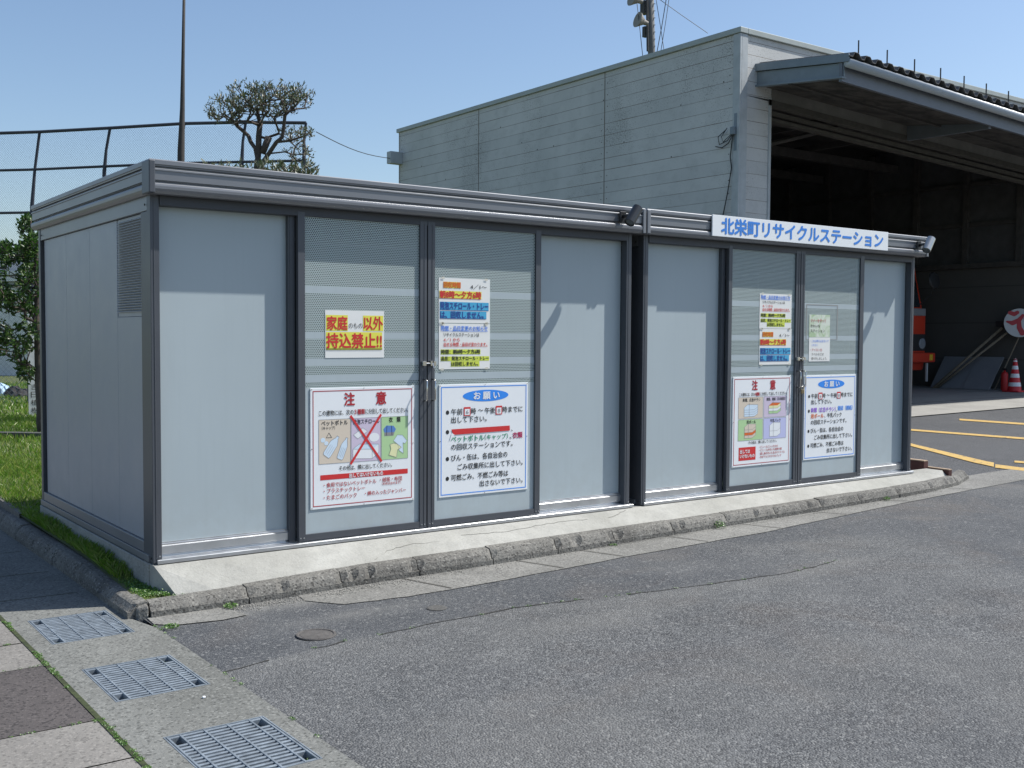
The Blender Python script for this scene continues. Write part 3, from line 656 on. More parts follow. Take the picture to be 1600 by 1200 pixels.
# ------------------------------------------------------------------ sheds
PROF = [(.040, 2.454), (.100, 2.454), (.106, 2.448), (.106, 2.424), (.100, 2.421), (.099, 2.413), (.084, 2.411), (.084, 2.403), (.098, 2.402), (.104, 2.396), (.104, 2.388), (.098, 2.386),
        (.097, 2.332), (.086, 2.330), (.086, 2.326), (.092, 2.324), (.084, 2.321), (.084, 2.314), (.100, 2.313), (.106, 2.307), (.108, 2.296), (.107, 2.280), (.100, 2.266), (.085, 2.252), (.040, 2.250)]
def perimeter(name, prof, bx0, bx1, by0, by1, m, parent):
    b = MB(); n = len(prof)
    for k in range(4):
        vs = []
        for o, z in prof:
            c = [(bx0-o, by0-o, z), (bx1+o, by0-o, z), (bx1+o, by1+o, z), (bx0-o, by1+o, z)]
            vs.append(c[k]); vs.append(c[(k+1) % 4])
        b.add(vs, [(2*i, 2*i+1, 2*i+3, 2*i+2) for i in range(n-1)] )
    return b.build(name, m, parent)

def shed(name, X0, X1, fx0, fx1, panelL, doorL, doorR, panelR, label, bands):
    """X0..X1 post to post, fx fascia outer ends; door tuples (stile0, glass0, glass1, stile1)"""
    R = thing(name, ((X0+X1)/2, 1.4, 0), label, 'recycling shed')
    D = 2.84
    bx0, bx1 = fx0+.105, fx1-.105
    f = perimeter('fascia', PROF, bx0, bx1, 0.0, D-.02, ALU, R)
    tb = MB(); tb.box(fx0+.05, fx1-.05, -.06, D+.05, 2.30, 2.444); tb.build('roof', ALU, R)
    b = MB(); b.extr([(fx0-.004, -.112), (fx0+.034, -.112), (fx0+.034, -.02), (fx0+.012, -.02), (fx0+.012, .03), (fx0-.004, .03)], 2, 2.252, 2.447); b.build('corner_cap', ALUD if X0 < 1 else ALU, R, bevel=.006)
    b = MB(); b.extr([(fx1-.03, -.112), (fx1+.003, -.112), (fx1+.003, .03), (fx1-.006, .03), (fx1-.006, -.09), (fx1-.03, -.09)], 2, 2.252, 2.449); b.build('corner_cap', ALU, R, bevel=.004)
    # header under the fascia
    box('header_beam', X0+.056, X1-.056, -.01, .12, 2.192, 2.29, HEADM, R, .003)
    # posts
    for (a, c) in ((X0, X0+.055), (X1-.055, X1)):
        b = MB(); b.box(a, c, -.002, .065, .002, 2.27); b.box(a+.018, a+.024, -.005, .0, .03, 2.25); b.build('corner_post', ALUD, R, bevel=.004)
        for zz in (.05, .075):
            pass
    for (a, c) in ((X0, X0+.055), (X1-.055, X1)): box('rear_post', a, c, D-.06, D, .002, 2.27, ALUD, R, .003)
    # side walls
    for sx, d in ((X0, 1), (X1, -1)):
        a = sx; 
        def S(nm, x0, x1, y0, y1, z0, z1, m, bv=.0015):
            xa, xb = (sx+x0*d, sx+x1*d); return box(nm, min(xa, xb), max(xa, xb), y0, y1, z0, z1, m, R, bv)
        S('side_frame', .003, .04, .068, .19, .03, 2.16, ALUD, .003); S('side_rail', .004, .05, .066, D-.062, 2.163, 2.27, ALU, .003)
        S('side_rail', .002, .05, .192, D-.062, .045, .112, ALU, .003); S('side_sill', -.008, .05, .066, D, .002, .043, ALU, .002)
        ys_ = [.192, .755, 1.415, 2.06, 2.735]
        for i in range(4):
            y0, y1 = ys_[i]+.0015, ys_[i+1]-.0015
            if i == 0:
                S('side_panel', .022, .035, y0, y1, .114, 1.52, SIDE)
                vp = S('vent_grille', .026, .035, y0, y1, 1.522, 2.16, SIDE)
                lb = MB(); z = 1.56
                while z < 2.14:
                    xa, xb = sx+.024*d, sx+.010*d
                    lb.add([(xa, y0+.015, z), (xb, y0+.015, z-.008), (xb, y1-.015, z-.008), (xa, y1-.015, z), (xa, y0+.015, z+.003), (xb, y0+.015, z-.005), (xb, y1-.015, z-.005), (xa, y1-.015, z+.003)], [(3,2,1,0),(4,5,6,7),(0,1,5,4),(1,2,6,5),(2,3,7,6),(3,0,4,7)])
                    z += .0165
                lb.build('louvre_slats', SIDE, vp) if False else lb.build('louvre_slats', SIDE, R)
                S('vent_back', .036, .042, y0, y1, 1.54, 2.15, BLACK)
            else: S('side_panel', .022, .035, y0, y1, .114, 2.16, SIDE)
        for zz, yy in ((.03, .03), (2.2, .09), (2.2, D-.12)):
            MB().tube([(sx-.001*d, yy, zz), (sx-.006*d, yy, zz)], .007, 8).build('screw', BLACK, R)
    # back wall and inner floor
    box('back_wall', X0+.06, X1-.06, D-.05, D-.03, .02, 2.27, INNER, R, 0)
    box('inner_floor', X0+.06, X1-.06, .13, D-.06, .0, .02, INNER, R, 0)
    # fixed front panels, set back
    yp = .07
    for (a, c, jam) in (panelL, panelR):
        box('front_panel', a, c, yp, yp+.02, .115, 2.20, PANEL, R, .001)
        b = MB(); b.extr([(.060, .030), (.060, .040), (.045, .046), (.045, .095), (.052, .100), (.052, .108), (.064, .110), (.064, .118), (.09, .118), (.09, .028)], 0, a-.008, c+.004); b.build('panel_rail', SILV, R)
        if jam:
            b = MB(); b.box(jam[0], jam[1], .03, .12, .032, 2.20); b.box(jam[0]+.008, jam[0]+.013, .026, .031, .04, 2.19); b.build('door_jamb', ALUD, R, bevel=.003)
    # bottom track
    b = MB(); b.extr([(-.026, .0), (-.026, .022), (-.018, .026), (-.010, .026), (-.010, .016), (.004, .016), (.004, .027), (.014, .027), (.014, .018), (.036, .018), (.036, .031), (.13, .031), (.13, .0)], 0, X0+.02, X1+.03); b.build('bottom_track', SILV, R, bevel=.001)
    # doors
    for s0, g0, g1, s1 in (doorL, doorR):
        b = MB()
        b.box(s0, g0, -.012, .026, .034, 2.222); b.box(g1, s1, -.012, .026, .034, 2.222)
        b.box(g0, g1, -.010, .024, .034, .078); b.box(g0, g1, -.009, .024, 2.205, 2.222)
        inner = g1 if (s0, s1) == (doorL[0], doorL[3]) else g0
        xr = (s0+g0)/2 if inner == g0 else (g1+s1)/2
        b.box(xr+.004, xr+.008, -.015, -.012, .04, 2.2)
        dr = b.build('door', ALUD, R, bevel=.003)
        p = MB(); z = .078
        lev = [.078] + bands + [2.205]
        for i in range(len(lev)-1):
            z0, z1 = lev[i], lev[i+1]; p.quad((g0, .004, z0), (g1, .004, z0), (g1, .004, z1), (g0, .004, z1), 1 if i % 2 else 0)
        p.build('perforated_panel', [PANEL, PERF], dr, fixn=False)
        for sx_ in ((s0+g0)/2, (g1+s1)/2):
            for q in (-.012, .012):
                MB().tube([(sx_+q, -.0125, .056), (sx_+q, -.0155, .056)], .0045, 8).build('screw', SILV, dr)
        # pull handle
        hx = (g1+s1)/2+.003 if inner == g1 else (s0+g0)/2+.006
        h0, h1 = .945, 1.098; q = .048
        MB().tube([(hx, -.010, h0), (hx, -.010-q+.012, h0), (hx, -.010-q, h0+.012), (hx, -.010-q, h1-.012), (hx, -.010-q+.012, h1), (hx, -.010, h1)], .0052, 10).build('handle', CHROME, dr, smooth=True)
    # bolt latch across both leaves
    lx = (doorL[3]+doorR[0])/2
    b = MB(); b.tube([(lx-.052, -.032, 1.212), (lx+.056, -.032, 1.212)], .0055, 10); b.box(lx-.052, lx-.024, -.040, -.013, 1.195, 1.228); b.box(lx+.012, lx+.028, -.040, -.013, 1.193, 1.23); b.box(lx+.038, lx+.058, -.040, -.013, 1.195, 1.228)
    b.tube([(lx+.030, -.034, 1.212), (lx+.032, -.052, 1.178)], .0045, 8)
    b.build('latch', CHROME, R, bevel=.002)
    for xx in (X0+.0275, X1-.0275): MB().tube([(xx+.012, -.006, .045), (xx+.012, -.010, .045)], .005, 8).build('screw', SILV, R)
    return R
bandsA = [1.056, 1.093, 1.142, 1.205, 1.254, 1.385, 1.432, 1.692, 1.735, 2.192]
shed('storage_shed', 0.0, 3.932, -.035, 3.985, (.055, .916, (.913, .961)), (.963, 1.013, 1.901, 1.957), (1.966, 2.025, 2.936, 2.986), (2.99, 3.878, None),
     'grey steel recycling shed with bare fascia, nearer of the two sheds', bandsA)
shed('storage_shed', 4.064, 7.895, 4.006, 7.968, (4.119, 5.042, (5.040, 5.084)), (5.086, 5.130, 6.0, 6.058), (6.068, 6.128, 6.975, 7.034), (7.038, 7.842, None),
     'grey steel recycling shed carrying the long white name board, farther of the two', bandsA)

YD = -.0145   # front of door frames
caution_board('A', 1.052, 1.858, .238, 1.054, YD+.018, 'white red-bordered caution sign whose middle picture is struck out by a red cross')
request_board('A', 2.068, 2.873, .233, 1.055, YD+.018, 'white blue-bordered notice board with a strip of red tape over one line')
caution_board('B', 5.167, 5.960, .242, 1.055, YD+.018, 'white red-bordered caution sign with four coloured pictures and a red box')
request_board('B', 6.156, 6.944, .245, 1.050, YD+.018, 'white blue-bordered notice board with a purple, blue and orange line and no tape')
# notices
s = Board('paper_notice', 1.165, 1.616, 1.256, 1.578, .003, .0015, PAPER, 'yellow-highlighted paper notice with big red characters, alone on its door panel', 'notice', bevel=0)
for u0_, u1_, v0_, v1_ in ((.012, .375, .10, .43), (.635, .985, .10, .43), (.012, .965, .455, .835)): s.rect('highlight', T_YEL, u0_, u1_, v0_, v1_, 1)
s.text(T_RED2, '家庭', .03, .365, .275, .26, .03); s.text(T_BLACK, 'のもの', .39, .625, .32, .12, .005); s.text(T_RED2, '以外', .645, .975, .27, .26, .03)
s.text(T_RED2, '持込禁止!!', .02, .955, .645, .29, .03); s.line('underline', T_BLACK, [(.012, .80), (.965, .80)], .003, 4); s.line('underline', T_BLACK, [(.012, .83), (.965, .83)], .003, 4)
s.done()
hours_notice(2.065, 2.515, 1.503, 1.828, .003, 'paper notice with yellow and blue highlights on the nearer shed, above another sheet')
change_notice(2.067, 2.517, 1.167, 1.498, .003, 'paper notice with lime highlights below the yellow and blue one, nearer shed')
change_notice(5.510, 5.953, 1.492, 1.810, .003, 'paper notice with lime highlights above the yellow and blue one, farther shed')
hours_notice(5.515, 5.960, 1.160, 1.489, .003, 'paper notice with yellow and blue highlights on the farther shed, below another sheet')
def wash():
    m, nt, p = nmat('green_watercolour_card'); v = coord(nt); n_ = noise(nt, v, 9, 3, .5, 1.5)
    nt.links.new(mixc(nt, ramp(nt, n_, .4, .65), (.66, .70, .60), (.36, .50, .27)), p.inputs['Base Color']); p.inputs['Roughness'].default_value = .4; return m
s = Board('paper_card', 6.216, 6.526, 1.416, 1.629, .003, .0015, wash(), 'small green patterned paper card above a pale card on the farther shed door', 'notice', bevel=0)
s.text(T_RED, 'マナーを守って', .06, .80, .27, .14, .01); s.text(T_BLACK, 'きれいな', .06, .52, .50, .13, .01); s.text(T_BLACK, 'ステーション', .06, .74, .72, .14, .01); s.done()
s = Board('paper_card', 6.217, 6.530, 1.184, 1.413, .003, .0015, PAPER, 'small pale paper card with thin writing under the green card', 'notice', bevel=0)
s.text(T_BLUE, '・これは持ち込まないで', .05, .93, .15, .11, .0); s.text(T_BLUE, 'ください', .12, .42, .32, .10, 0); s.text(T_RED, '・アイロン台', .05, .62, .52, .12, .0); s.text(T_BLACK, 'ラベルなどは', .12, .70, .70, .11, 0); s.text(T_BLACK, '取り外しましょう。', .12, .86, .88, .11, 0); s.done()
# tape residue round the cards
b = MB(); TP = simple('old_tape_residue', (.30, .30, .28), .6)
x0, x1, z0, z1, y = 6.17, 6.645, 1.39, 1.727, .0025
for q in ((x0, x1, z1-.008, z1), (x0, x0+.010, z0, z1-.009), (x1-.012, x1, z0, z1-.009), (x0+.011, x1-.013, z0, z0+.005)): b.quad((q[0], y, q[2]), (q[1], y, q[2]), (q[1], y, q[3]), (q[0], y, q[3]))
tag(b.build('tape_residue', TP, org=(6.4, .0, 1.39), fixn=False), 'rectangle of old sticky tape marks around the small cards', 'tape marks')
# name board on the far fascia
s = Board('name_board', 4.752, 7.256, 2.277, 2.459, -.108, .012, WHITE, 'long white name board with large blue characters on the fascia of the farther shed', 'sign')
s.text(flat('name_board_blue', (.035, .22, .68)), '北栄町リサイクルステーション', .045, .965, .5, .70, .034); s.done()
# padlock hanging from the far handle
b = thing('padlock', (6.064, -.05, .93), 'small brass padlock and chain hanging from the farther shed door handles', 'padlock')
BR = simple('old_brass', (.30, .24, .15), .35, .9, .1, 30)
MB().box(6.045, 6.083, -.062, -.046, .885, .925).build('lock_body', BR, b, bevel=.004)
MB().tube([(6.052, -.054, .92), (6.052, -.054, .95), (6.058, -.054, .962), (6.070, -.054, .962), (6.076, -.054, .95), (6.076, -.054, .92)], .0035, 8).build('shackle', CHROME, b)
MB().tube([(6.03, -.056, .965), (6.045, -.062, .948), (6.064, -.06, .955), (6.085, -.062, .95), (6.10, -.056, .968)], .006, 6).build('chain', CHROME, b)

# spotlights on the fascia
def spot(x, z, m, label, tilt):
    R = thing('spotlight', (x, -.108, z), label, 'spotlight', 'spotlights on the shed fascias')
    MB().box(x-.045, x+.02, -.122, -.107, z-.05, z+.035).build('mounting_plate', BLACK, R, bevel=.004)
    MB().tube([(x-.012, -.120, z-.005), (x-.010, -.150, z-.002), (x+.0, -.175, z+.005)], [.016, .011, .011], 10).build('swivel_arm', BLACK, R, smooth=True)
    c = Vector((x+.022, -.205, z+.0)); d = Vector((-.50, -.05, -.62)).normalized(); L = .085
    a0 = c-d*L; a1 = c+d*L
    b = MB(); b.tube([a0, a0+d*.006, a1-d*.004, a1], [.034, .042, .043, .040], 24, cap=False); b.tube([a0, a0+d*.001], .034, 24); b.build('lamp_housing', m, R, smooth=False)
    b = MB(); b.tube([a1-d*.012, a1-d*.011], .040, 24); b.build('lamp_lens', simple('spot_lens', (.10, .11, .11), .15) if m is not BLACK else BLACK, R)
    MB().tube([(x-.03, -.115, z+.03), (x-.045, -.112, z+.01), (x-.04, -.112, z-.03)], .004, 6).build('cable', BLACK, R)
    return R
BLK2 = simple('dark_grey_lamp_housing', (.035, .038, .042), .32, .3)
SIL2 = simple('silver_lamp_housing', (.42, .43, .42), .3, .75)
spot(3.74, 2.375, BLK2, 'black cylindrical spotlight at the right end of the nearer shed roof edge', 0)
spot(7.80, 2.365, SIL2, 'silver cylindrical spotlight at the far end of the farther shed roof edge', 0)

# ------------------------------------------------------------------ drain grates
PITM = mk_concrete('dark_pit_concrete', (.10, .10, .09), (.05, .05, .045), stain=.4, pits=.3)  # pit concrete, darker than the drain strip
def make_grate(cx, cy, w=.42, d=.56, org=None):
    R = thing('drain_grate', (cx, cy, RZ+.004), 'x', 'drain grate', 'steel grates along the drain strip')
    x0, x1, y0, y1 = cx-w/2, cx+w/2, cy-d/2, cy+d/2; zt = RZ+.009
    zt = RZ-.010; b = MB(); a, c, d_, e_, zb, z1 = x0-.010, x1+.010, y0-.010, y1+.010, RZ-.13, RZ+.0025
    b.add([(a, d_, zb), (c, d_, zb), (c, e_, zb), (a, e_, zb), (a, d_, z1), (c, d_, z1), (c, e_, z1), (a, e_, z1)], [(0, 1, 2, 3), (0, 1, 5, 4), (1, 2, 6, 5), (2, 3, 7, 6), (3, 0, 4, 7)])
    b.build('pit', PITM, R, fixn=False)
    b = MB()
    for q in ((x0-.009, x0-.003, y0-.009, y1+.009), (x1+.003, x1+.009, y0-.009, y1+.009), (x0-.003, x1+.003, y0-.009, y0-.003), (x0-.003, x1+.003, y1+.003, y1+.009)): b.box(*q, RZ-.04, RZ+.0045)
    b.build('frame', GALV, R)
    b = MB(); n = 17
    for i in range(n):
        y = y0+.008+(d-.016)*i/(n-1); a, c = x0, x1
        if i in (1, 2): a, c = x0+.055, x1-.055
        if i in (n-3, n-2): a, c = x0+.055, x1-.055
        b.box(a, c, y-.0075, y+.0075, zt-.018, zt+.012)
    b.build('bearing_bars', GALV, R, bevel=.0015)
    b = MB()
    for t in (0, .13, .38, .63, .87, 1):
        x = x0+.006+(w-.012)*t; b.box(x-.0045, x+.0045, y0, y1, zt-.018, zt+.0145)
    b.build('cross_bars', GALV, R, bevel=.001)
    return R
G0 = make_grate(-.50, -.27)
G0['label'] = 'galvanised drain grate nearest the kerb corner, farthest of the three'
def copy_tree(o, loc, label):
    c = o.copy(); COL.objects.link(c); c.location = loc; c['label'] = label
    for ch in o.children:
        d = ch.copy(); COL.objects.link(d); d.parent = c
        for g in ch.children:
            e = g.copy(); COL.objects.link(e); e.parent = d
    return c
copy_tree(G0, (-.49, -1.385, RZ+.004), 'galvanised drain grate in the middle of the row of three')
copy_tree(G0, (-.46, -2.51, RZ+.004), 'galvanised drain grate cut by the bottom edge of the photo')
# manhole
b = MB(); c = (.50, -1.215, gz(.5, -1)+.005)
b.lathe([(.0, .004), (.085, .004), (.088, .002), (.094, .002), (.097, .006), (.108, .006), (.112, .0)], c, 40)
RUST = simple('rusty_iron_cover', (.088, .082, .077), .88, .05, .3, 25, .8, 120)
tag(b.build('manhole_cover', RUST, org=c, smooth=False), 'small round rusty iron valve cover set in the asphalt', 'manhole cover')
b = MB(); c = (1.34, -1.13, gz(1.34, -1)+.005); b.lathe([(.0, .003), (.055, .003), (.062, .0)], c, 28)
tag(b.build('valve_cover', mk_concrete('dusty_iron', (.10, .098, .092), (.075, .073, .068)), org=c), 'faint dusty round cover farther along the asphalt lane', 'valve cover')
# white scrap on the strip
p = hit(319, 1090, 2, RZ+.006); b = MB(); b.box(p.x-.008, p.x+.006, p.y-.006, p.y+.007, RZ+.0035, RZ+.013)
tag(b.build('white_pebble', WHITE, org=(p.x, p.y, RZ+.003), bevel=.003), 'tiny white pebble lying on the drain strip beside the middle grate', 'pebble')

b = MB()
def stone(b, x, y, z, r):
    vs = []; 
    for q in ((1, 0, 0), (-1, 0, 0), (0, 1, 0), (0, -1, 0), (0, 0, 1), (0, 0, -1)):
        k = r*random.uniform(.6, 1.2); vs.append((x+q[0]*k, y+q[1]*k, z+q[2]*k*.7+r*.35))
    b.add(vs, [(0, 2, 4), (2, 1, 4), (1, 3, 4), (3, 0, 4), (2, 0, 5), (1, 2, 5), (3, 1, 5), (0, 3, 5)])
for _ in range(1500):
    x = abs(random.gauss(.55, .75)); y = kerb_y(x)-.015-abs(random.gauss(0, .07))
    if x < 8: stone(b, x, y, gz(x, y)+.004+(.004 if x > .9 else 0), random.uniform(.002, .0065))
for _ in range(700):
    x = random.uniform(.3, 8); y = kerb_y(x)-.012-abs(random.gauss(0, .03)); stone(b, x, y, gz(x, y)+.008, random.uniform(.002, .005))
for _ in range(500):
    x = random.uniform(-.1, 5); y = random.uniform(-3.5, -.8); stone(b, x, y, gz(x, y)+.002, random.uniform(.0015, .004))
tag(b.build('gravel', simple('loose_grit', (.26, .25, .225), .9, 0, .35, 60)), 'loose pale grit along the kerb foot and on the asphalt', kind='stuff')
# ------------------------------------------------------------------ weeds
def tuft(b, cx, cy, z, r, h, n, lf=.012):
    for _ in range(n):
        a = random.uniform(0, 2*pi); rr = r*sqrt(random.random()); x, y = cx+rr*cos(a), cy+rr*sin(a)
        hh = h*random.uniform(.3, 1)*(1-.5*rr/r); d = Vector((random.gauss(0, 1), random.gauss(0, 1), random.uniform(.1, 1.2))).normalized(); sd = d.orthogonal().normalized()
        p_ = Vector((x, y, z+hh)); l = lf*random.uniform(.6, 1.3)
        b.add([p_-d*l*.5, p_+sd*l*.35, p_+d*l*.5, p_-sd*l*.35], [(0, 1, 2, 3)])
        if random.random() < .3: b.add([(x, y, z), (x+.002, y, z), p_], [(0, 1, 2)])
WT = [((235, 540+390), 'z'), ]
tufts = [(.34, -.385, .045, .035, 90, 'green weed tuft at the first kerb joint beside the gutter end piece'), (-.10, -.60, .05, .02, 90, 'low green weed patch beside the drain strip corner'),
         (4.62, -.37, .055, .075, 130, 'leafy weed tuft against the kerb below the farther caution sign'), (6.98, -.35, .04, .05, 70, 'small weed tuft at the kerb below the farther blue-bordered board'),
         (3.42, -.38, .03, .02, 40, 'tiny weed sprig at the kerb foot below the gap between the sheds')]
for x, y, r, h, n, lab in tufts:
    b = MB(); tuft(b, x, y, gz(max(x, 0), -1)+.01, r, h, n, .014); tag(b.build('weed_tuft', LEAF_W, org=(x, y, RZ), fixn=False), lab, 'weed', 'weed tufts along the kerb')
b = MB()   # clover bed behind the corner kerb
for _ in range(120): tuft(b, random.uniform(-.115, .045)-.0, random.uniform(-.19, .10) if random.random() < .6 else random.uniform(.0, .3), -.160, .022, .03, 26, .012)
for _ in range(14): tuft(b, random.uniform(.0, .35), kerb_y(.1)+KW+random.uniform(-.004, .008), RZ+.09, .016, .012, 8, .009)
tag(b.build('clover', LEAF_W, fixn=False), 'bright green clover filling the bed behind the kerb corner', kind='stuff')
b = MB()   # moss in the pavement joint and seams
for _ in range(170):
    y = random.uniform(-3.3, .1); g = .5+.5*sin(y*5)+random.uniform(-.3, .3)
    if g > .45: tuft(b, SX0-.008+random.gauss(0, .006), y, RZ+.004, .010+.012*g*random.random(), .007, 22, .007)
for _ in range(60):
    y = random.uniform(-3.2, -.5); 
    if sin(y*7) > .1: tuft(b, SX1+random.gauss(0, .004), y, RZ+.006, .010, .006, 12, .007)
for x, y in seam[::2]:
    if x > .3 and random.random() < .75: tuft(b, x, y, gz(x, y)+.006, .020, .006, 16, .007)
for gx0, gy0 in ((-.50, -.27), (-.49, -1.385), (-.46, -2.51)):
    for sx_, sy__ in ((1, 1), (1, -1), (-1, -1)):
        for _ in range(5 if gy0 > -1 else 2): tuft(b, gx0+sx_*.155+random.gauss(0, .02), gy0+sy__*.225+random.gauss(0, .02), RZ-.02, .018, .012, 14, .008)
for yy in (-1.85, -.905, -.42):
    for _ in range(16): tuft(b, random.uniform(-1.5, SX0), yy+random.gauss(0, .003), RZ+.003, .012, .005, 8, .006)
tag(b.build('moss', LEAF_W, fixn=False), 'green moss and tiny weeds in the joints of the paving', kind='stuff')

# ------------------------------------------------------------------ rusty boards at the end of the step
RB = simple('red_brown_painted_steel', (.085, .032, .026), .7, 0, .3, 14); RBT = simple('sunlit_tint_brown_top', (.36, .27, .19), .8, 0, .25, 18)  # top colour lightened to stand for sun on the boards
R = thing('step_edging', (8.2, .3, RZ), 'red-brown L-shaped edging boards with tops coloured lighter as if sunlit beyond the far shed corner', 'edging')
# long low board and higher stub
def board(name, a, c, z0, z1, th):
    a = Vector((*a, 0)); c = Vector((*c, 0)); d = (c-a).normalized(); n_ = Vector((-d.y, d.x, 0))*th
    q = [a, c, c+n_, a+n_]
    MB().hexa([(p.x, p.y, z0) for p in q]+[(p.x, p.y, z1) for p in q]).build(name, RB, R)
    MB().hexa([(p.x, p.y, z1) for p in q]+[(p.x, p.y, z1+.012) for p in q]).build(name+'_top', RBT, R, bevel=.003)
board('low_board', EDG[0], EDG[1], -.36, .0, .05)
board('high_board', EDG[2], EDG[3], -.36, .07, .07)
# ------------------------------------------------------------------ yellow lines and apron
YEL = bpy.data.materials.new('worn_yellow_paint'); YEL.use_nodes = True; nt_ = YEL.node_tree; p_ = nt_.nodes['Principled BSDF']; p_.inputs['Roughness'].default_value = .8
v_ = coord(nt_); nn = noise(nt_, v_, 14, 6, .75); nt_.links.new(mixc(nt_, ramp(nt_, nn, .56, .63), (.50, .33, .10), (.10, .10, .09)), p_.inputs['Base Color'])
def gp(px, py):
    z = RZ
    for _ in range(30):
        p = hit(px, py, 2, z); z = gz(p.x, p.y)
    return p
def stripe(name, a, c, wpx):
    A0 = gp(a[0], a[1]-wpx[0]/2); A1 = gp(a[0], a[1]+wpx[0]/2); C0 = gp(c[0], c[1]-wpx[1]/2); C1 = gp(c[0], c[1]+wpx[1]/2)
    b = MB(); n = 12; P0 = []; P1 = []
    for i in range(n+1):
        t = i/n
        for L, X, Y in ((P0, A0, C0), (P1, A1, C1)):
            q = X.lerp(Y, t); L.append((q.x, q.y, gz(q.x, q.y)+.008))
    b.add(P0+P1, [(i, i+1, n+1+i+1, n+1+i) for i in range(n)])
    o = b.build(name, YEL, fixn=True); 
    return tag(o, kind='structure')
stripe('road_markings', (1400, 670.5), (1700, 693.5), (2.6, 3)); stripe('road_markings', (1405, 691), (1553, 727), (3.6, 6.5)); stripe('road_markings', (1499, 656), (1700, 670), (2.6, 3))
stripe('road_markings', (1555, 729), (1640, 739), (5.5, 4)); stripe('road_markings', (1585, 722), (1650, 727), (3, 3))
YG = 6.0; GX = 11.86; GZ = .08
sheet('garage_apron', APRON, [(10.5, 5.5), (40, 5.5), (40, 5.99), (10.5, 5.99)], dz=.02)
sheet('garage_apron_front', APRON, [(10.5, 4.42), (40, 4.42), (40, 5.495), (10.5, 5.495)], dz=.018)

# ------------------------------------------------------------------ garage
GA = thing('garage_building', (GX, YG, 0), 'white board-clad garage with a wide dark opening and lean-to canopy', 'garage')
YB = 17.36; ZT = 6.63; XR = 40
def hz(x): return 5.52-.040*(x-12.66)     # header line
MB().box(GX, GX+.1, YG+.11, YB, -.4, ZT-.1).build('side_wall', SIDING, GA)
b = MB(); b.box(GX+.001, 12.66, YG, YG+.1, -.4, hz(12.66)); b.add([(GX+.001, YG, hz(12.66)), (XR, YG, hz(XR)), (XR, YG, ZT-.1), (GX+.001, YG, ZT-.1), (GX+.001, YG+.1, hz(12.66)), (XR, YG+.1, hz(XR)), (XR, YG+.1, ZT-.1), (GX+.001, YG+.1, ZT-.1)], [(0,1,2,3),(7,6,5,4),(0,4,5,1),(3,2,6,7)])
b.build('front_wall', SIDING, GA)
TRIM = simple('painted_trim', (.42, .445, .45), .6, 0, .12, 5)
b = MB(); b.box(GX-.025, GX+.02, YG-.025, YG+.13, -.4, ZT-.1); b.box(GX+.02, GX+.17, YG-.025, YG-.002, -.4, ZT-.1); b.build('corner_trim', TRIM, GA, bevel=.006)
WOODJ = simple('stained_joint_strip', (.20, .18, .155), .8, 0, .3, 9)
COP = simple('grey_green_coping', (.36, .39, .37), .5, .1, .08, 3)
b = MB(); b.box(GX-.045, GX+.15, YG-.045, YB+.05, ZT-.095, ZT); b.box(GX+.15, XR, YG-.045, YG+.15, ZT-.095, ZT); b.build('coping', COP, GA, bevel=.008)
b = MB()
for y in (9.45, 13.78, YB-.05): b.box(GX-.006, GX-.0005, y-.008, y+.008, -.3, ZT-.1)
b.build('joint_strip', WOODJ, GA)
NB = MB()
for k in range(28):   # nail heads beside the joints
    z = .3+k*.2225
    for y in (9.45-.08, 9.45+.09, 13.7, 13.88, YG+.22, 17.2):
        if random.random() < .8: NB.box(GX-.004, GX-.0005, y-.008, y+.008, z, z+.016)
for _ in range(40): 
    y, z = random.uniform(6.3, 17), .1+random.randint(0, 27)*.2225+.11; NB.box(GX-.004, GX-.0005, y-.011, y+.011, z, z+.022)
NB.build('nail_heads', RUST, GA)
LINT = mk_concrete('shade_darkened_lintel', (.22, .215, .195), (.15, .145, .13), stain=.3, pits=.1)  # added strip over the siding, coloured dark for canopy shade
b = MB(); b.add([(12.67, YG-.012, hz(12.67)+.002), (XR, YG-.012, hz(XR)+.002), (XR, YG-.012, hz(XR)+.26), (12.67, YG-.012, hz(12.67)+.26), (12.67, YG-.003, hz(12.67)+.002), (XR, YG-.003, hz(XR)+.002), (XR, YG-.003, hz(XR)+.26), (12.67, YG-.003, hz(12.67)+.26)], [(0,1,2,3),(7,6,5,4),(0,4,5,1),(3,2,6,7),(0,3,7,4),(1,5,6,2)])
b.build('lintel_shade_strip', LINT, GA)
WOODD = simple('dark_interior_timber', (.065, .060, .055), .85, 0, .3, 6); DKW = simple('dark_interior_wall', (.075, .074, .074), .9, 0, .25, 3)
# opening trim
b = MB(); b.box(12.60, 12.66, YG-.02, YG+.14, -.1, hz(12.66)+.03); b.build('opening_jamb', TRIM, GA, bevel=.004)
b = MB()
for dz, dy, h, m in ((0, .0, .10, 0), (-.14, .14, .06, 0), (-.24, .2, .05, 0)):
    b.add([(12.6, YG-.02+dy, hz(12.6)+dz-h), (XR, YG-.02+dy, hz(XR)+dz-h), (XR, YG+.12+dy, hz(XR)+dz-h), (12.6, YG+.12+dy, hz(12.6)+dz-h), (12.6, YG-.02+dy, hz(12.6)+dz), (XR, YG-.02+dy, hz(XR)+dz), (XR, YG+.12+dy, hz(XR)+dz), (12.6, YG+.12+dy, hz(12.6)+dz)], [(3,2,1,0),(4,5,6,7),(0,1,5,4),(1,2,6,5),(2,3,7,6),(3,0,4,7)])
b.build('door_track', simple('old_track', (.075, .07, .06), .8, 0, .3, 8), GA)
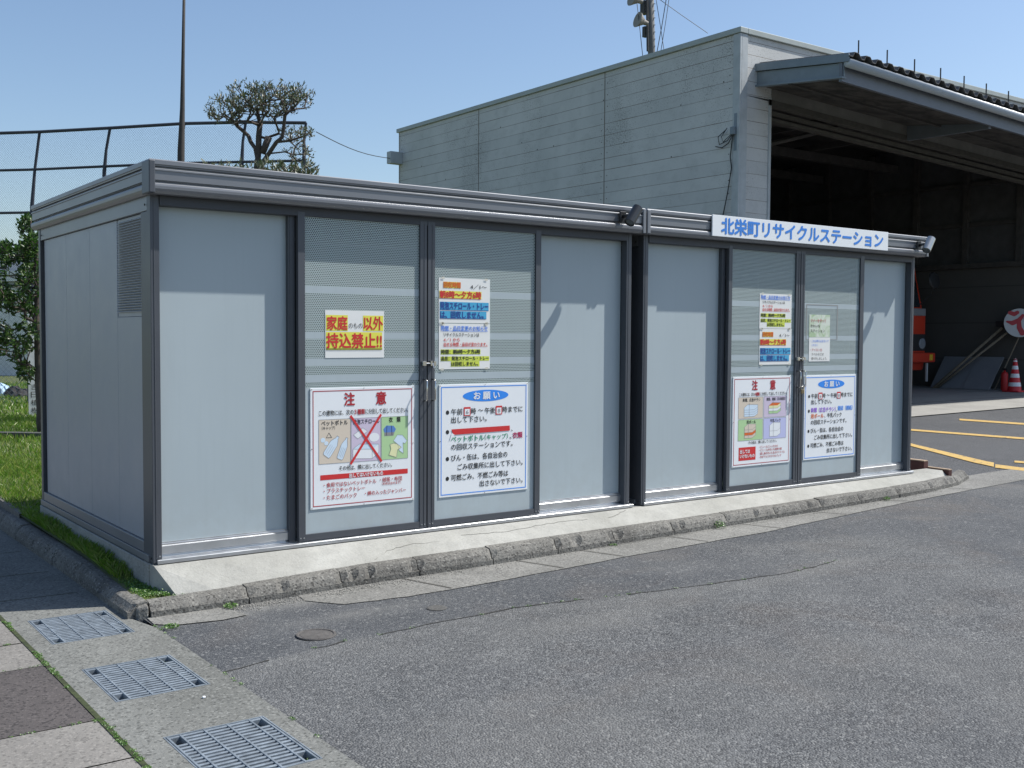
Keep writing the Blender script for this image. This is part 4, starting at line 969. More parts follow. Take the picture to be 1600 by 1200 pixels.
# interior
def mk_block():
    m, nt, p = nmat('concrete_block_wall'); p.inputs['Roughness'].default_value = .9; v = coord(nt); mp = nt.nodes.new('ShaderNodeMapping'); mp.inputs['Rotation'].default_value = (radians(90), 0, radians(90)); nt.links.new(v, mp.inputs[0])
    br = nt.nodes.new('ShaderNodeTexBrick'); nt.links.new(mp.outputs[0], br.inputs['Vector']); br.inputs['Scale'].default_value = 1.; br.inputs['Brick Width'].default_value = .9; br.inputs['Row Height'].default_value = .45; br.inputs['Mortar Size'].default_value = .012
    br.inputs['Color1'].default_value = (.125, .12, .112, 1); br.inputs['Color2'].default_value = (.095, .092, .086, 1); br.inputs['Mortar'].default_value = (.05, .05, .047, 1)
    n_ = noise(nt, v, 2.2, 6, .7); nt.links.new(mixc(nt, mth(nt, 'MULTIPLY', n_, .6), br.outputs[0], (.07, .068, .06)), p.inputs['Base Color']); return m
XI = 23.2
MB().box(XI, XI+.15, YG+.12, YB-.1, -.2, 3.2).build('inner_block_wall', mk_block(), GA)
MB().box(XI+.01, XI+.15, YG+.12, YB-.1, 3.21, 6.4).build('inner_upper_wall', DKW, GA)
b = MB()
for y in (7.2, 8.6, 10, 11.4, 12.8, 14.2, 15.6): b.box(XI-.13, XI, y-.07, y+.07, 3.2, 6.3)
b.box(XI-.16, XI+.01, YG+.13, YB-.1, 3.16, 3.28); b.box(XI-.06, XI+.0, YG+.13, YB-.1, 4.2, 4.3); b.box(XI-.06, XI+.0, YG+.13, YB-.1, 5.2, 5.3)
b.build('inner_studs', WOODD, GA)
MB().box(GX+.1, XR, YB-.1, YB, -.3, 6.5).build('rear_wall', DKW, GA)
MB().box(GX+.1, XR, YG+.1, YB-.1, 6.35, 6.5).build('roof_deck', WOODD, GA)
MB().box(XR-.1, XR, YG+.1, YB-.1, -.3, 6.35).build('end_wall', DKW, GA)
b = MB()
for y in (8.2, 10.6, 13, 15.4): b.box(GX+.1, XI-.14, y-.08, y+.08, 5.75, 5.95)
for x in (14.5, 17, 19.5): b.box(x-.06, x+.06, YG+.4, YB-.1, 5.96, 6.1)
b.tube([(12.7, 7.4, 4.7), (16.5, 7.2, 5.75)], .05, 6)
b.build('ceiling_beams', WOODD, GA)
MB().box(12.2, 15.2, YB-.2, YB-.11, 4.0, 4.1).build('rear_rail', simple('old_rail', (.3, .28, .24), .7), GA)
tag(sheet('garage_floor', APRON, [(GX+.1, 5.99), (XR, 5.99), (XR, YB-.1), (GX+.1, YB-.1)], dz=.024), kind='structure')
# canopy
YT = 4.10
BLU = simple('blue_grey_painted_steel', (.185, .222, .25), .5, .1, .12, 4); BLU2 = simple('grey_purlin_steel', (.145, .16, .185), .5, .1, .1, 5); GUT = simple('pale_plastic_gutter', (.44, .47, .50), .4, 0, .06, 4)
CX = 12.24
def ct(x): return 5.865-.041*(x-CX)       # top of canopy edge at tip
b = MB(); rise = .215
# sloped side flashing and beam under it
b.hexa([(CX, YT, ct(CX)-.125), (CX+.03, YT, ct(CX)-.125), (CX+.03, YG, ct(CX)-.125+rise), (CX, YG, ct(CX)-.125+rise), (CX, YT, ct(CX)), (CX+.03, YT, ct(CX)), (CX+.03, YG, ct(CX)+rise), (CX, YG, ct(CX)+rise)])
b.build('canopy_side_flashing', BLU, GA, bevel=.004)
b = MB(); b.hexa([(CX+.05, YT+.12, ct(CX)-.33), (CX+.08, YT+.12, ct(CX)-.33), (CX+.08, YG, ct(CX)-.34+rise*.9), (CX+.05, YG, ct(CX)-.34+rise*.9), (CX+.05, YT+.12, ct(CX)-.115), (CX+.08, YT+.12, ct(CX)-.115), (CX+.08, YG, ct(CX)-.13+rise), (CX+.05, YG, ct(CX)-.13+rise)])
b.hexa([(CX+.0, YT+.12, ct(CX)-.36), (CX+.11, YT+.12, ct(CX)-.36), (CX+.11, YG, ct(CX)-.37+rise*.9), (CX+.0, YG, ct(CX)-.37+rise*.9), (CX+.0, YT+.12, ct(CX)-.33), (CX+.11, YT+.12, ct(CX)-.33), (CX+.11, YG, ct(CX)-.34+rise*.9), (CX+.0, YG, ct(CX)-.34+rise*.9)])
b.build('canopy_bracket_beam', BLU, GA, bevel=.003)
def xbeam(nm, y0, y1, a, c, m):   # beam along x following the slope
    x0, x1 = CX+.03, XR
    return MB().hexa([(x0, y0, ct(x0)+a), (x1, y0, ct(x1)+a), (x1, y1, ct(x1)+a), (x0, y1, ct(x0)+a), (x0, y0, ct(x0)+c), (x1, y0, ct(x1)+c), (x1, y1, ct(x1)+c), (x0, y1, ct(x0)+c)]).build(nm, m, GA)
xbeam('canopy_purlin', YT+.14, YT+.20, -.40, -.10, BLU2); xbeam('canopy_purlin', YG-.75, YG-.69, -.27, -.22, WOODD)
pts = [(x, YT+.03, ct(x)-.135) for x in (CX+.02, 20, 30, XR)]
b = MB(); b.tube(pts, .072, 14); b.build('canopy_gutter', GUT, GA, smooth=True)
b = MB(); pr = []; x = CX; P = .295; k = 0
while x < XR:
    pr += [(x, 0), (x+.07, 0), (x+.12, .075), (x+.22, .075)]; x += P
vs = []
for (yy, dz) in ((YT-.03, -.035), (YG, rise-.03)):
    for q, h in pr: vs.append((q, yy, ct(q)+dz+h))
for (yy, dz) in ((YT-.03, -.045), (YG, rise-.04)):
    for q, h in pr: vs.append((q, yy, ct(q)+dz+h))
n = len(pr); fs = [(i, i+1, n+i+1, n+i) for i in range(n-1)]+[(2*n+i, 3*n+i, 3*n+i+1, 2*n+i+1) for i in range(n-1)]+[(i, 2*n+i, 2*n+i+1, i+1) for i in range(n-1)]
b.add(vs, fs); b.build('canopy_roof_sheet', simple('weathered_roof_sheet', (.13, .125, .12), .8, .1, .3, 6), GA)
for px in (1341, 1386, 1429, 1470, 1507, 1542, 1577):
    q = hit(px, 100, 1, YT+.1); x = q.x
    MB().tube([(x, YT+.1, ct(x)+.03), (x, YT+.1, ct(x)+.30)], .012, 6).build('roof_bolt', BLACK, GA)
b = MB()   # soffit boards
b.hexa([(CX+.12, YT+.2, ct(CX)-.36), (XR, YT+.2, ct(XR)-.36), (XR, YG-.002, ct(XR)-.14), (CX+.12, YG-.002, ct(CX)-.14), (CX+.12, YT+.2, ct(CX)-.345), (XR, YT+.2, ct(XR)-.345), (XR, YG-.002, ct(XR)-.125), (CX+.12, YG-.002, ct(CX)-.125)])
def soff():
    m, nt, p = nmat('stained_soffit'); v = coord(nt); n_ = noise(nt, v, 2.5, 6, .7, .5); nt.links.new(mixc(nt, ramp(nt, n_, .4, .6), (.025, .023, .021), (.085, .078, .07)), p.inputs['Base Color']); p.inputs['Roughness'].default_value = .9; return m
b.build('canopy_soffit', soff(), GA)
q = hit(1440, 185, 1, YG-.3).x
for x in (q, q+5.6):
    b = MB(); b.hexa([(x-.04, YT+.2, ct(x)-.44), (x+.04, YT+.2, ct(x)-.44), (x+.04, YG-.01, ct(x)-.42), (x-.04, YG-.01, ct(x)-.42), (x-.04, YT+.2, ct(x)-.12), (x+.04, YT+.2, ct(x)-.12), (x+.04, YG, ct(x)-.1), (x-.04, YG, ct(x)-.1)]); b.build('canopy_bracket', BLU2, GA)
# cables and conduit on the corner, box at the rear edge
q = hit(1150, 205, 0, GX-.01)
MB().box(GX-.03, GX-.003, q.y-.03, q.y+.03, q.z-.33, q.z+.30).build('conduit_plate', BLU, GA)
MB().box(GX-.10, GX-.03, q.y-.02, q.y+.06, q.z-.06, q.z+.07).build('junction_box', BLU, GA, bevel=.01)
for pts, r in (([(1146, 208), (1144, 218), (1141, 245), (1143, 262), (1137, 300), (1131, 330), (1126, 352)], .011), ([(1146, 208), (1138, 224), (1128, 231), (1118, 229)], .009), ([(1146, 207), (1136, 220), (1124, 226), (1122, 214), (1134, 203)], .008), ([(1146, 206), (1130, 222), (1127, 214), (1136, 200)], .007)):
    MB().tube([hit(x, y, 0, GX-.05) for x, y in pts], r, 6).build('cable', BLACK, GA)
MB().box(GX-.35, GX-.0, YB-.2, YB+.0, 5.72, 6.02).build('rear_junction_box', TRIM, GA, bevel=.01)

# ------------------------------------------------------------------ things in and before the garage
RED = simple('fire_engine_red', (.55, .045, .02), .3, 0, .05, 3); GLASS = simple('dark_vehicle_glass', (.02, .025, .03), .08); GREYP = simple('grey_bumper', (.22, .22, .23), .5); TYR = simple('tyre_rubber', (.02, .02, .02), .85)
ty = 8.8; p = hit(1446, 537, 1, ty); tx = p.x; W_ = 2.0; fz = gz(22.5, 8)+.024
TR = thing('fire_truck', (tx-W_/2, ty+2, fz), 'red fire truck parked in the dark garage, only its front corner showing', 'fire truck')
def z_at(py): return hit(1436, py, 1, ty).z
zs = {k: z_at(k) for k in (470, 482, 494, 522, 527, 547, 551, 566, 605)}
def tb(nm, x0, x1, y0, y1, z0, z1, m, bv=.02, par=TR): return MB().box(x0, x1, y0, y1, z0, z1).build(nm, m, par, bevel=bv)
cab = MB(); cab.extr([(ty, zs[566]+.05), (ty, zs[494]), (ty+.10, zs[482]), (ty+.35, zs[482]+1.15), (ty+.6, zs[482]+1.25), (ty+1.9, zs[482]+1.25), (ty+1.9, fz+.45), (ty+1.2, fz+.45), (ty+1.1, fz+.85), (ty+.45, fz+.85), (ty+.35, fz+.45), (ty+.05, fz+.45)], 0, tx-W_, tx)
cab.build('cab', RED, TR, bevel=.04)
tb('grille_band', tx-W_+.02, tx-.02, ty-.012, ty+.05, zs[547]-.02, zs[522], BLACK, .006)
tb('windscreen_sill', tx-W_+.05, tx-.04, ty-.02, ty+.08, zs[494]+.01, zs[482], GREYP, .01)
MB().extr([(ty+.085, zs[482]+.04), (ty+.31, zs[482]+1.06), (ty+.33, zs[482]+1.05), (ty+.11, zs[482]+.03)], 0, tx-W_+.12, tx-.12).build('windscreen', GLASS, TR)
HL = simple('headlight_glass', (.55, .6, .65), .12, .6)
for xx in (tx-.16, tx-W_+.16):
    b = MB(); zc = (zs[527]+zs[547])/2; b.tube([(xx, ty-.03, zc), (xx, ty-.022, zc), (xx, ty+.02, zc)], [.08, .13, .14], 18); b.build('headlight', HL, TR, smooth=False)
tb('bumper', tx-W_-.02, tx+.10, ty-.22, ty-.015, zs[566], zs[551], RED, .03)
tb('turn_signal', tx-.16, tx-.03, ty-.232, ty-.215, zs[566]+.05, zs[551]-.04, simple('amber_lens', (.7, .42, .04), .25), .006)
for xx in (tx-.3, tx-W_+.05):
    for yy in (ty+.78, ty+3.6):
        b = MB(); b.tube([(xx, yy, fz+.40), (xx+.25, yy, fz+.40)], .40, 28); b.build('wheel', TYR, TR, bevel=.02)
tb('rear_body', tx-W_, tx, ty+1.95, ty+5.0, fz+.55, fz+2.4, RED, .03)
b = MB(); b.tube([(tx-.12, ty+.1, zs[482]+.1), (tx+.02, ty-.1, zs[482]+.35), (tx+.03, ty-.15, zs[482]+.75)], .012, 6); b.build('mirror_arm', BLACK, TR)
b = MB(); b.lathe([(0, 0), (.19, .01), (.22, .03), (.19, .06), (0, .07)], (0, 0, 0), 20); mo = b.build('mirror', BLACK, TR, smooth=False)
me = mo.data; T = Matrix.Translation(Vector((tx+.0, ty-.17, zs[482]+.68))-ORG[TR.name]) @ Matrix.Rotation(radians(80), 4, 'X')
for v in me.vertices:   # stand the disc upright
    v.co = T @ (v.co + ORG[TR.name])
tb('front_hose_pipe', tx-.10, tx-.05, ty-.12, ty-.07, fz+.18, zs[566]-.02, simple('white_pipe', (.5, .5, .5), .5), .01)

# leaning boards
GB = simple('grey_board', (.24, .25, .265), .7, 0, .08, 3)
def lean_board(name, y0, y1, zt_, sh, label, xo):
    xb, xt = XI-.75+xo, XI-.17+xo*.2
    n_ = Vector((zt_-fz, 0, -(xt-xb))).normalized()*.025
    q = [Vector((xb, y0, fz+.01)), Vector((xb, y1, fz+.01)), Vector((xt, y1+sh, zt_)), Vector((xt, y0+sh, zt_))]
    b = MB(); b.hexa([tuple(p) for p in q]+[tuple(p+n_) for p in q]); return tag(b.build(name, GB, org=(xb, (y0+y1)/2, fz)), label, 'board')
zt_ = hit(1520, 557, 0, XI-.2).z
ya = hit(1546, 613, 0, XI-.75).y; yc = hit(1453, 613, 0, XI-.75).y; ya2 = hit(1569, 557, 0, XI-.17).y; ym = hit(1500, 613, 0, XI-.75).y
lean_board('plywood_board', ya, yc-.9, zt_, ya2-ya, 'grey flat board leaning on the garage wall in front of another, nearer the cone', -.03)
lean_board('plywood_board', ya+.5, yc, zt_-.01, ya2-ya, 'grey flat board leaning on the garage wall behind another, nearer the truck', .01)
# round signs on poles
POLE = simple('weathered_wood_pole', (.23, .19, .14), .8, 0, .2, 12)
def rsign(name, base, top, r, label, disc=True):
    R = thing(name, tuple(base), label, 'sign on pole')
    MB().tube([base, top], .028, 8).build('pole', POLE, R, smooth=True)
    if disc:
        c = Vector(top)+Vector((-.06, 0, .0)); d = (Vector(top)-Vector(base)).normalized()
        c = Vector(top)+d*(r*.85)+Vector((-.05, -.03, 0))
        nrm = Vector((-.80, -.58, .12)).normalized(); X = Vector((0, 0, 1)).cross(nrm).normalized(); Y = nrm.cross(X)
        b = MB(); vs = [c+X*(r*cos(2*pi*k/40))+Y*(r*sin(2*pi*k/40)) for k in range(40)]
        b.add(vs+[v-nrm*.02 for v in vs], [tuple(range(40)), tuple(reversed(range(40, 80)))]+[(k, 40+k, 40+(k+1) % 40, (k+1) % 40) for k in range(40)]); b.build('disc', simple('shade_greyed_white_disc', (.50, .50, .50), .5, 0, .08, 4), R)  # white disc greyed in its colour for the garage shade
        b = MB(); rr = T_RED2
        for st in ([(-.62, .70, .20), (-.35, .60, .22), (-.15, .72, .18)], [(-.80, .08, .10), (-.45, -.02, .24), (-.05, .18, .22), (.20, .50, .16)], [(-.05, .12, .20), (-.02, -.35, .24), (.18, -.72, .26), (.42, -.66, .10)], [(.35, .30, .14), (.60, -.02, .22), (.86, -.15, .12)]):
            st = [(q[0], q[1], q[2]*1.35) for q in st]
            for i, (a, c2) in enumerate(zip(st[:-1], st[1:])):
                A = Vector((a[0], a[1])); B_ = Vector((c2[0], c2[1])); D_ = (B_-A).normalized(); n2 = Vector((-D_.y, D_.x))
                q = [A-n2*a[2]*.5, B_-n2*c2[2]*.5, B_+n2*c2[2]*.5, A+n2*a[2]*.5]
                b.add([c+X*(v.x*r)+Y*(v.y*r)+nrm*(.004+.0008*i) for v in q], [(0, 1, 2, 3)])
            for i, a in enumerate(st):
                b.add([c+X*((a[0]+a[2]*.5*cos(t))*r)+Y*((a[1]+a[2]*.5*sin(t))*r)+nrm*(.008+.0008*i) for t in [2*pi*k/14 for k in range(14)]], [tuple(range(14))])
        b.build('emblem', T_RED, R, fixn=False)
    return R
P0 = hit(1456, 612, 0, XI-.9); P1 = hit(1577, 517, 0, XI-.30)
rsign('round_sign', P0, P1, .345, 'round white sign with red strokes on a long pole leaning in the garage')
P0 = hit(1453, 611, 0, XI-.98); P1 = hit(1566, 512, 0, XI-.25)
R = thing('wooden_pole', tuple(P0), 'bare wooden pole leaning beside the round sign, the left one', 'pole'); MB().tube([P0, P1], .035, 8).build('shaft', POLE, R, smooth=True)
MB().box(P1.x-.06, P1.x+.0, P1.y-.14, P1.y+.14, P1.z+.02, P1.z+.16).build('end_plate', BLACK, R, bevel=.01)
P0 = hit(1566, 583, 0, XI-.45); P1 = hit(1600, 510, 0, XI-.2)
P0 = P0 + (P0-P1)*.55
R = thing('thin_pole', tuple(P0), 'thin pole leaning on the wall just behind the traffic cone', 'pole'); MB().tube([P0, P1+(P1-P0)*.2], .015, 6).build('shaft', POLE, R)
# cone
def cone(c, h, label):
    R = thing('traffic_cone', c, label, 'traffic cone')
    CRED = simple('cone_red', (.62, .02, .03), .45); 
    b = MB(); b.extr([(c[0]-.2, c[1]-.2), (c[0]+.2, c[1]-.2), (c[0]+.2, c[1]+.2), (c[0]-.2, c[1]+.2)], 2, c[2], c[2]+.03); b.build('base', CRED, R, bevel=.01)
    zs_ = [.03, .14, .24, .36, .46, .57, .66, .76, .84, h-.0]; prof = []; mi = []
    r = lambda z: .155-(.155-.03)*(z-.03)/(h-.03)
    for i, z in enumerate([k*h/.86 if k > .03 else k for k in zs_]): prof.append((r(z), z)); mi.append(i % 2)
    prof.append((0, h)); mi.append(0)
    b = MB(); b.lathe(prof, c, 28, mis=mi); b.build('body', [CRED, WHITE], R, smooth=False)
cp = hit(1585, 618, 2, fz); cp = hit(1585, 616, 0, XI-.95)
cone((cp.x, cp.y, fz), 1.0*(CAMP.z-fz)*57/89, 'red traffic cone with white bands standing by the garage wall')
ep = hit(1569, 614, 0, XI-.5)
R = thing('fire_extinguisher', (ep.x, ep.y, fz), 'red fire extinguisher standing on the floor behind the cone', 'extinguisher')
b = MB(); b.lathe([(0, .0), (.075, .0), (.08, .02), (.08, .38), (.06, .43), (.025, .45), (.02, .48), (0, .48)], (ep.x, ep.y, fz), 18); b.build('cylinder', T_RED2, R, smooth=True)
b = MB(); b.box(ep.x-.02, ep.x+.02, ep.y-.07, ep.y+.05, fz+.48, fz+.53); b.build('valve_lever', BLACK, R, bevel=.004)

# ------------------------------------------------------------------ fence behind the lawn
NETM = bpy.data.materials.new('chain_link_net'); NETM.use_nodes = True; nt_ = NETM.node_tree; p_ = nt_.nodes['Principled BSDF']; p_.inputs['Base Color'].default_value = (.012, .018, .03, 1); p_.inputs['Specular IOR Level'].default_value = .0
X_, Y_, Z_ = sep(nt_, nt_.nodes.new('ShaderNodeTexCoord').outputs['UV'])
d1 = mth(nt_, 'ABSOLUTE', mth(nt_, 'SUBTRACT', mth(nt_, 'FRACT', mth(nt_, 'ADD', X_, Y_)), .5)); d2 = mth(nt_, 'ABSOLUTE', mth(nt_, 'SUBTRACT', mth(nt_, 'FRACT', mth(nt_, 'SUBTRACT', X_, Y_)), .5))
al = mth(nt_, 'MAXIMUM', mth(nt_, 'LESS_THAN', d1, .034), mth(nt_, 'LESS_THAN', d2, .034)); nt_.links.new(al, p_.inputs['Alpha'])
def net(name, quadpts, pitch, parent, m=NETM):
    a, b_, c, d = [Vector(q) for q in quadpts]; me = bpy.data.meshes.new(name); o = ORG[parent.name]
    me.from_pydata([tuple(q-o) for q in (a, b_, c, d)], [], [(0, 1, 2, 3)]); uv = me.uv_layers.new(name='uv')
    W_, H_ = (b_-a).length/pitch, (d-a).length/pitch
    for i, q in enumerate(((0, 0), (W_, 0), (W_, H_), (0, H_))): uv.data[i].uv = q
    me.materials.append(m); ob = bpy.data.objects.new(name, me); COL.objects.link(ob); ob.parent = parent; ORG[ob.name] = o; return ob
STEEL = simple('dark_painted_post', (.035, .04, .055), .6, .2)
D0, D1 = 23.4, 21.9
def fp(px, py):
    t = px/478; return at(px, py, D0+(D1-D0)*t)
F = thing('net_fence', tuple(fp(240, 640)), 'tall dark net fence of a ball court behind the sheds', 'fence')
tops = [(-60, 210), (62, 206), (172, 200), (288, 193), (384, 191), (478, 192)]
bots = [(-75, 640), (50, 640), (160, 640), (280, 640), (376, 640), (474, 640)]
kink = [(-66, 345), (50, 322), (163, 268), (280, 258), (378, 250), (475, 250)]
for i, (t, b_, k) in enumerate(zip(tops, bots, kink)):
    MB().tube([fp(*b_), fp(*k), fp((t[0]+k[0])/2+(-1.5), (t[1]+k[1])/2), fp(*t)], [.04, .042, .030, .030], 8).build('post', STEEL, F)
def rail(ptsx, r): MB().tube([fp(*q) for q in ptsx], r, 6).build('rail', STEEL, F)
rail(tops, .034); rail([(-75, 268), (50, 265), (163, 260), (280, 255), (378, 253), (475, 251)], .028); rail([(-75, 334), (50, 332), (163, 328), (280, 324), (378, 320), (475, 318)], .028); rail([(-75, 480), (50, 478), (280, 470), (474, 462)], .028)
net('net', [fp(-75, 640), fp(474, 640), fp(478, 192), fp(-60, 210)], .055, F)

# low fence, block wall, white building, vehicle parts beyond the lawn
LF = thing('wire_fence', tuple(at(20, 650, 20.5)), 'low chain-link fence on a block wall before the white building', 'fence')
def lp(px, py): return at(px, py, 20.5)
MB().hexa([tuple(lp(-60, 652)), tuple(lp(150, 652)), tuple(lp(150, 652)+Vector((.05, .15, 0))), tuple(lp(-60, 652)+Vector((.05, .15, 0))), tuple(lp(-60, 632)), tuple(lp(150, 632)), tuple(lp(150, 632)+Vector((.05, .15, 0))), tuple(lp(-60, 632)+Vector((.05, .15, 0)))]).build('block_wall', BLOCK, LF)
CH2 = NETM.copy(); CH2.name = 'silver_chain_link'; CH2.node_tree.nodes['Principled BSDF'].inputs['Base Color'].default_value = (.35, .37, .38, 1)
net('chain_link', [lp(-60, 634), lp(150, 634), lp(150, 476), lp(-60, 476)], .10, LF, CH2)
GRN = simple('grey_green_tube', (.32, .38, .36), .4, .3)
MB().tube([lp(-60, 477), lp(150, 477)], .03, 8).build('top_rail', GRN, LF)
for px in (-40, 46, 120): MB().tube([lp(px, 650), lp(px, 474)], .035, 8).build('post', STEEL, LF)
# white building
WB = thing('white_building', tuple(at(0, 600, 34)), 'white house with layered pale roof edges seen behind the tree', 'building')
WH = simple('white_render', (.74, .74, .73), .8, 0, .05, 1.5); RG = simple('grey_roof_metal', (.30, .33, .37), .5, .2, .06, 2)
A = at(-160, 0, 34); B_ = at(58, 0, 33)
def wallseg(nm, z0, z1, out, m, dep=6., x0=A, x1=B_):
    d = (Vector((x1.x, x1.y, 0))-Vector((x0.x, x0.y, 0))).normalized(); n_ = Vector((-d.y, d.x, 0))
    a = Vector((x0.x, x0.y, 0))-n_*out; c = Vector((x1.x, x1.y, 0))-n_*out+d*out
    q = [a, c, c+n_*dep, a+n_*dep]
    return MB().hexa([(p.x, p.y, z0) for p in q]+[(p.x, p.y, z1) for p in q]).build(nm, m, WB)
zz = lambda py: at(20, py, 33.6).z
wallseg('wall', -.4, zz(447), 0, WH); wallseg('lower_roof_edge', zz(440), zz(433), .25, WH); wallseg('eave', zz(446), zz(440.5), .1, RG); wallseg('gap_band', zz(432.6), zz(430.4), .1, RG); wallseg('upper_roof_edge', zz(430), zz(424), .3, WH)
wallseg('roof', zz(423.6), zz(404), -.3, RG)
# dark machinery / tarp between fence and house
b = MB(); T0 = at(-20, 628, 23.5); 
for (px, pw, top, m, nm, lab) in ((-10, 60, 597, simple('pale_blue_tarp', (.36, .50, .62), .6, 0, .3, 5, .8, 9), 'blue_tarp', 'crumpled pale blue tarpaulin behind the wire fence'), (30, 50, 604, simple('dark_scrap', (.035, .032, .032), .8, 0, .4, 8, .8, 12), 'scrap_heap', 'dark heap of scrap behind the wire fence beside the tarpaulin')):
    c = at(px, 640, 22.8); w_ = pw*22.8/FPX/2*1.25; h_ = (640-top)*22.8/FPX
    me = bpy.data.meshes.new(nm); bm = bmesh.new(); bmesh.ops.create_icosphere(bm, subdivisions=4, radius=1)
    from mathutils import noise as mn
    for v in bm.verts:
        f = 1+.22*mn.noise(v.co*2.2+Vector((px, 0, 0)))+.12*mn.noise(v.co*5.5); v.co = Vector((v.co.x*w_*f, v.co.y*.5*f, max(-.1, v.co.z*h_*f)))
    bm.to_mesh(me); bm.free(); me.materials.append(m); o = bpy.data.objects.new(nm, me); COL.objects.link(o); o.location = (c.x, c.y, c.z-.0); tag(o, lab, 'tarpaulin' if 'blue' in nm else 'scrap')
# white commemorative post with writing
pc = at(54, 650, 17.5); pw = .085; h_ = (650-470)*17.5/FPX
R = thing('wooden_marker_post', (pc.x, pc.y, pc.z-.1), 'white square wooden post with black handwriting in the lawn', 'post')
dv = (Vector((CAMP.x, CAMP.y, 0))-Vector((pc.x, pc.y, 0))).normalized(); sd = Vector((-dv.y, dv.x, 0)); sd = sd if sd.dot(rt) > 0 else -sd
def pq(s_, f_, z): return tuple(Vector((pc.x, pc.y, 0))+sd*s_+dv*f_+Vector((0, 0, z)))
z0, z1 = pc.z-.1, pc.z+h_
MB().hexa([pq(-pw, -pw, z0), pq(pw, -pw, z0), pq(pw, pw, z0), pq(-pw, pw, z0), pq(-pw, -pw, z1), pq(pw, -pw, z1), pq(pw, pw, z1), pq(-pw, pw, z1)]).build('shaft', simple('white_painted_wood', (.66, .66, .64), .6, 0, .06, 8), R)
MB().hexa([pq(-pw, -pw, z1), pq(pw, -pw, z1), pq(pw, pw, z1), pq(-pw, pw, z1), pq(-.01, -.01, z1+.08), pq(.01, -.01, z1+.08), pq(.01, .01, z1+.08), pq(-.01, .01, z1+.08)]).build('tip', T_BLACK, R)
b = MB(); per = .112
for i, ch in enumerate('樹植日吉'):
    vs, fs = text_mesh(ch, .03); x_ = [v[0] for v in vs]; y_ = [v[1] for v in vs]; w2 = max(x_)-min(x_); h2 = max(y_)-min(y_); zc = pc.z+.10+i*per*1.12
    b.add([pq((v[0]-min(x_)-w2/2)/w2*.10, pw+.003, zc+(v[1]-min(y_)-h2/2)/h2*.095) for v in vs], fs)
b.build('lettering', T_BLACK, R, fixn=False)
# short dark edging line across the lawn
p0 = gp(-30, 690); 
q0 = hit(-60, 692, 2, -.0); q1 = hit(75, 692, 2, -.0)
tag(MB().hexa([(q0.x, q0.y, -.3), (q1.x, q1.y, -.3), (q1.x+.1, q1.y+.12, -.3), (q0.x+.1, q0.y+.12, -.3), (q0.x, q0.y, lz(q0.y)+.07), (q1.x, q1.y, lz(q1.y)+.07), (q1.x+.1, q1.y+.12, lz(q1.y)+.07), (q0.x+.1, q0.y+.12, lz(q0.y)+.07)]).build('lawn_edging', simple('dark_edging', (.07, .07, .065), .8)), kind='structure')

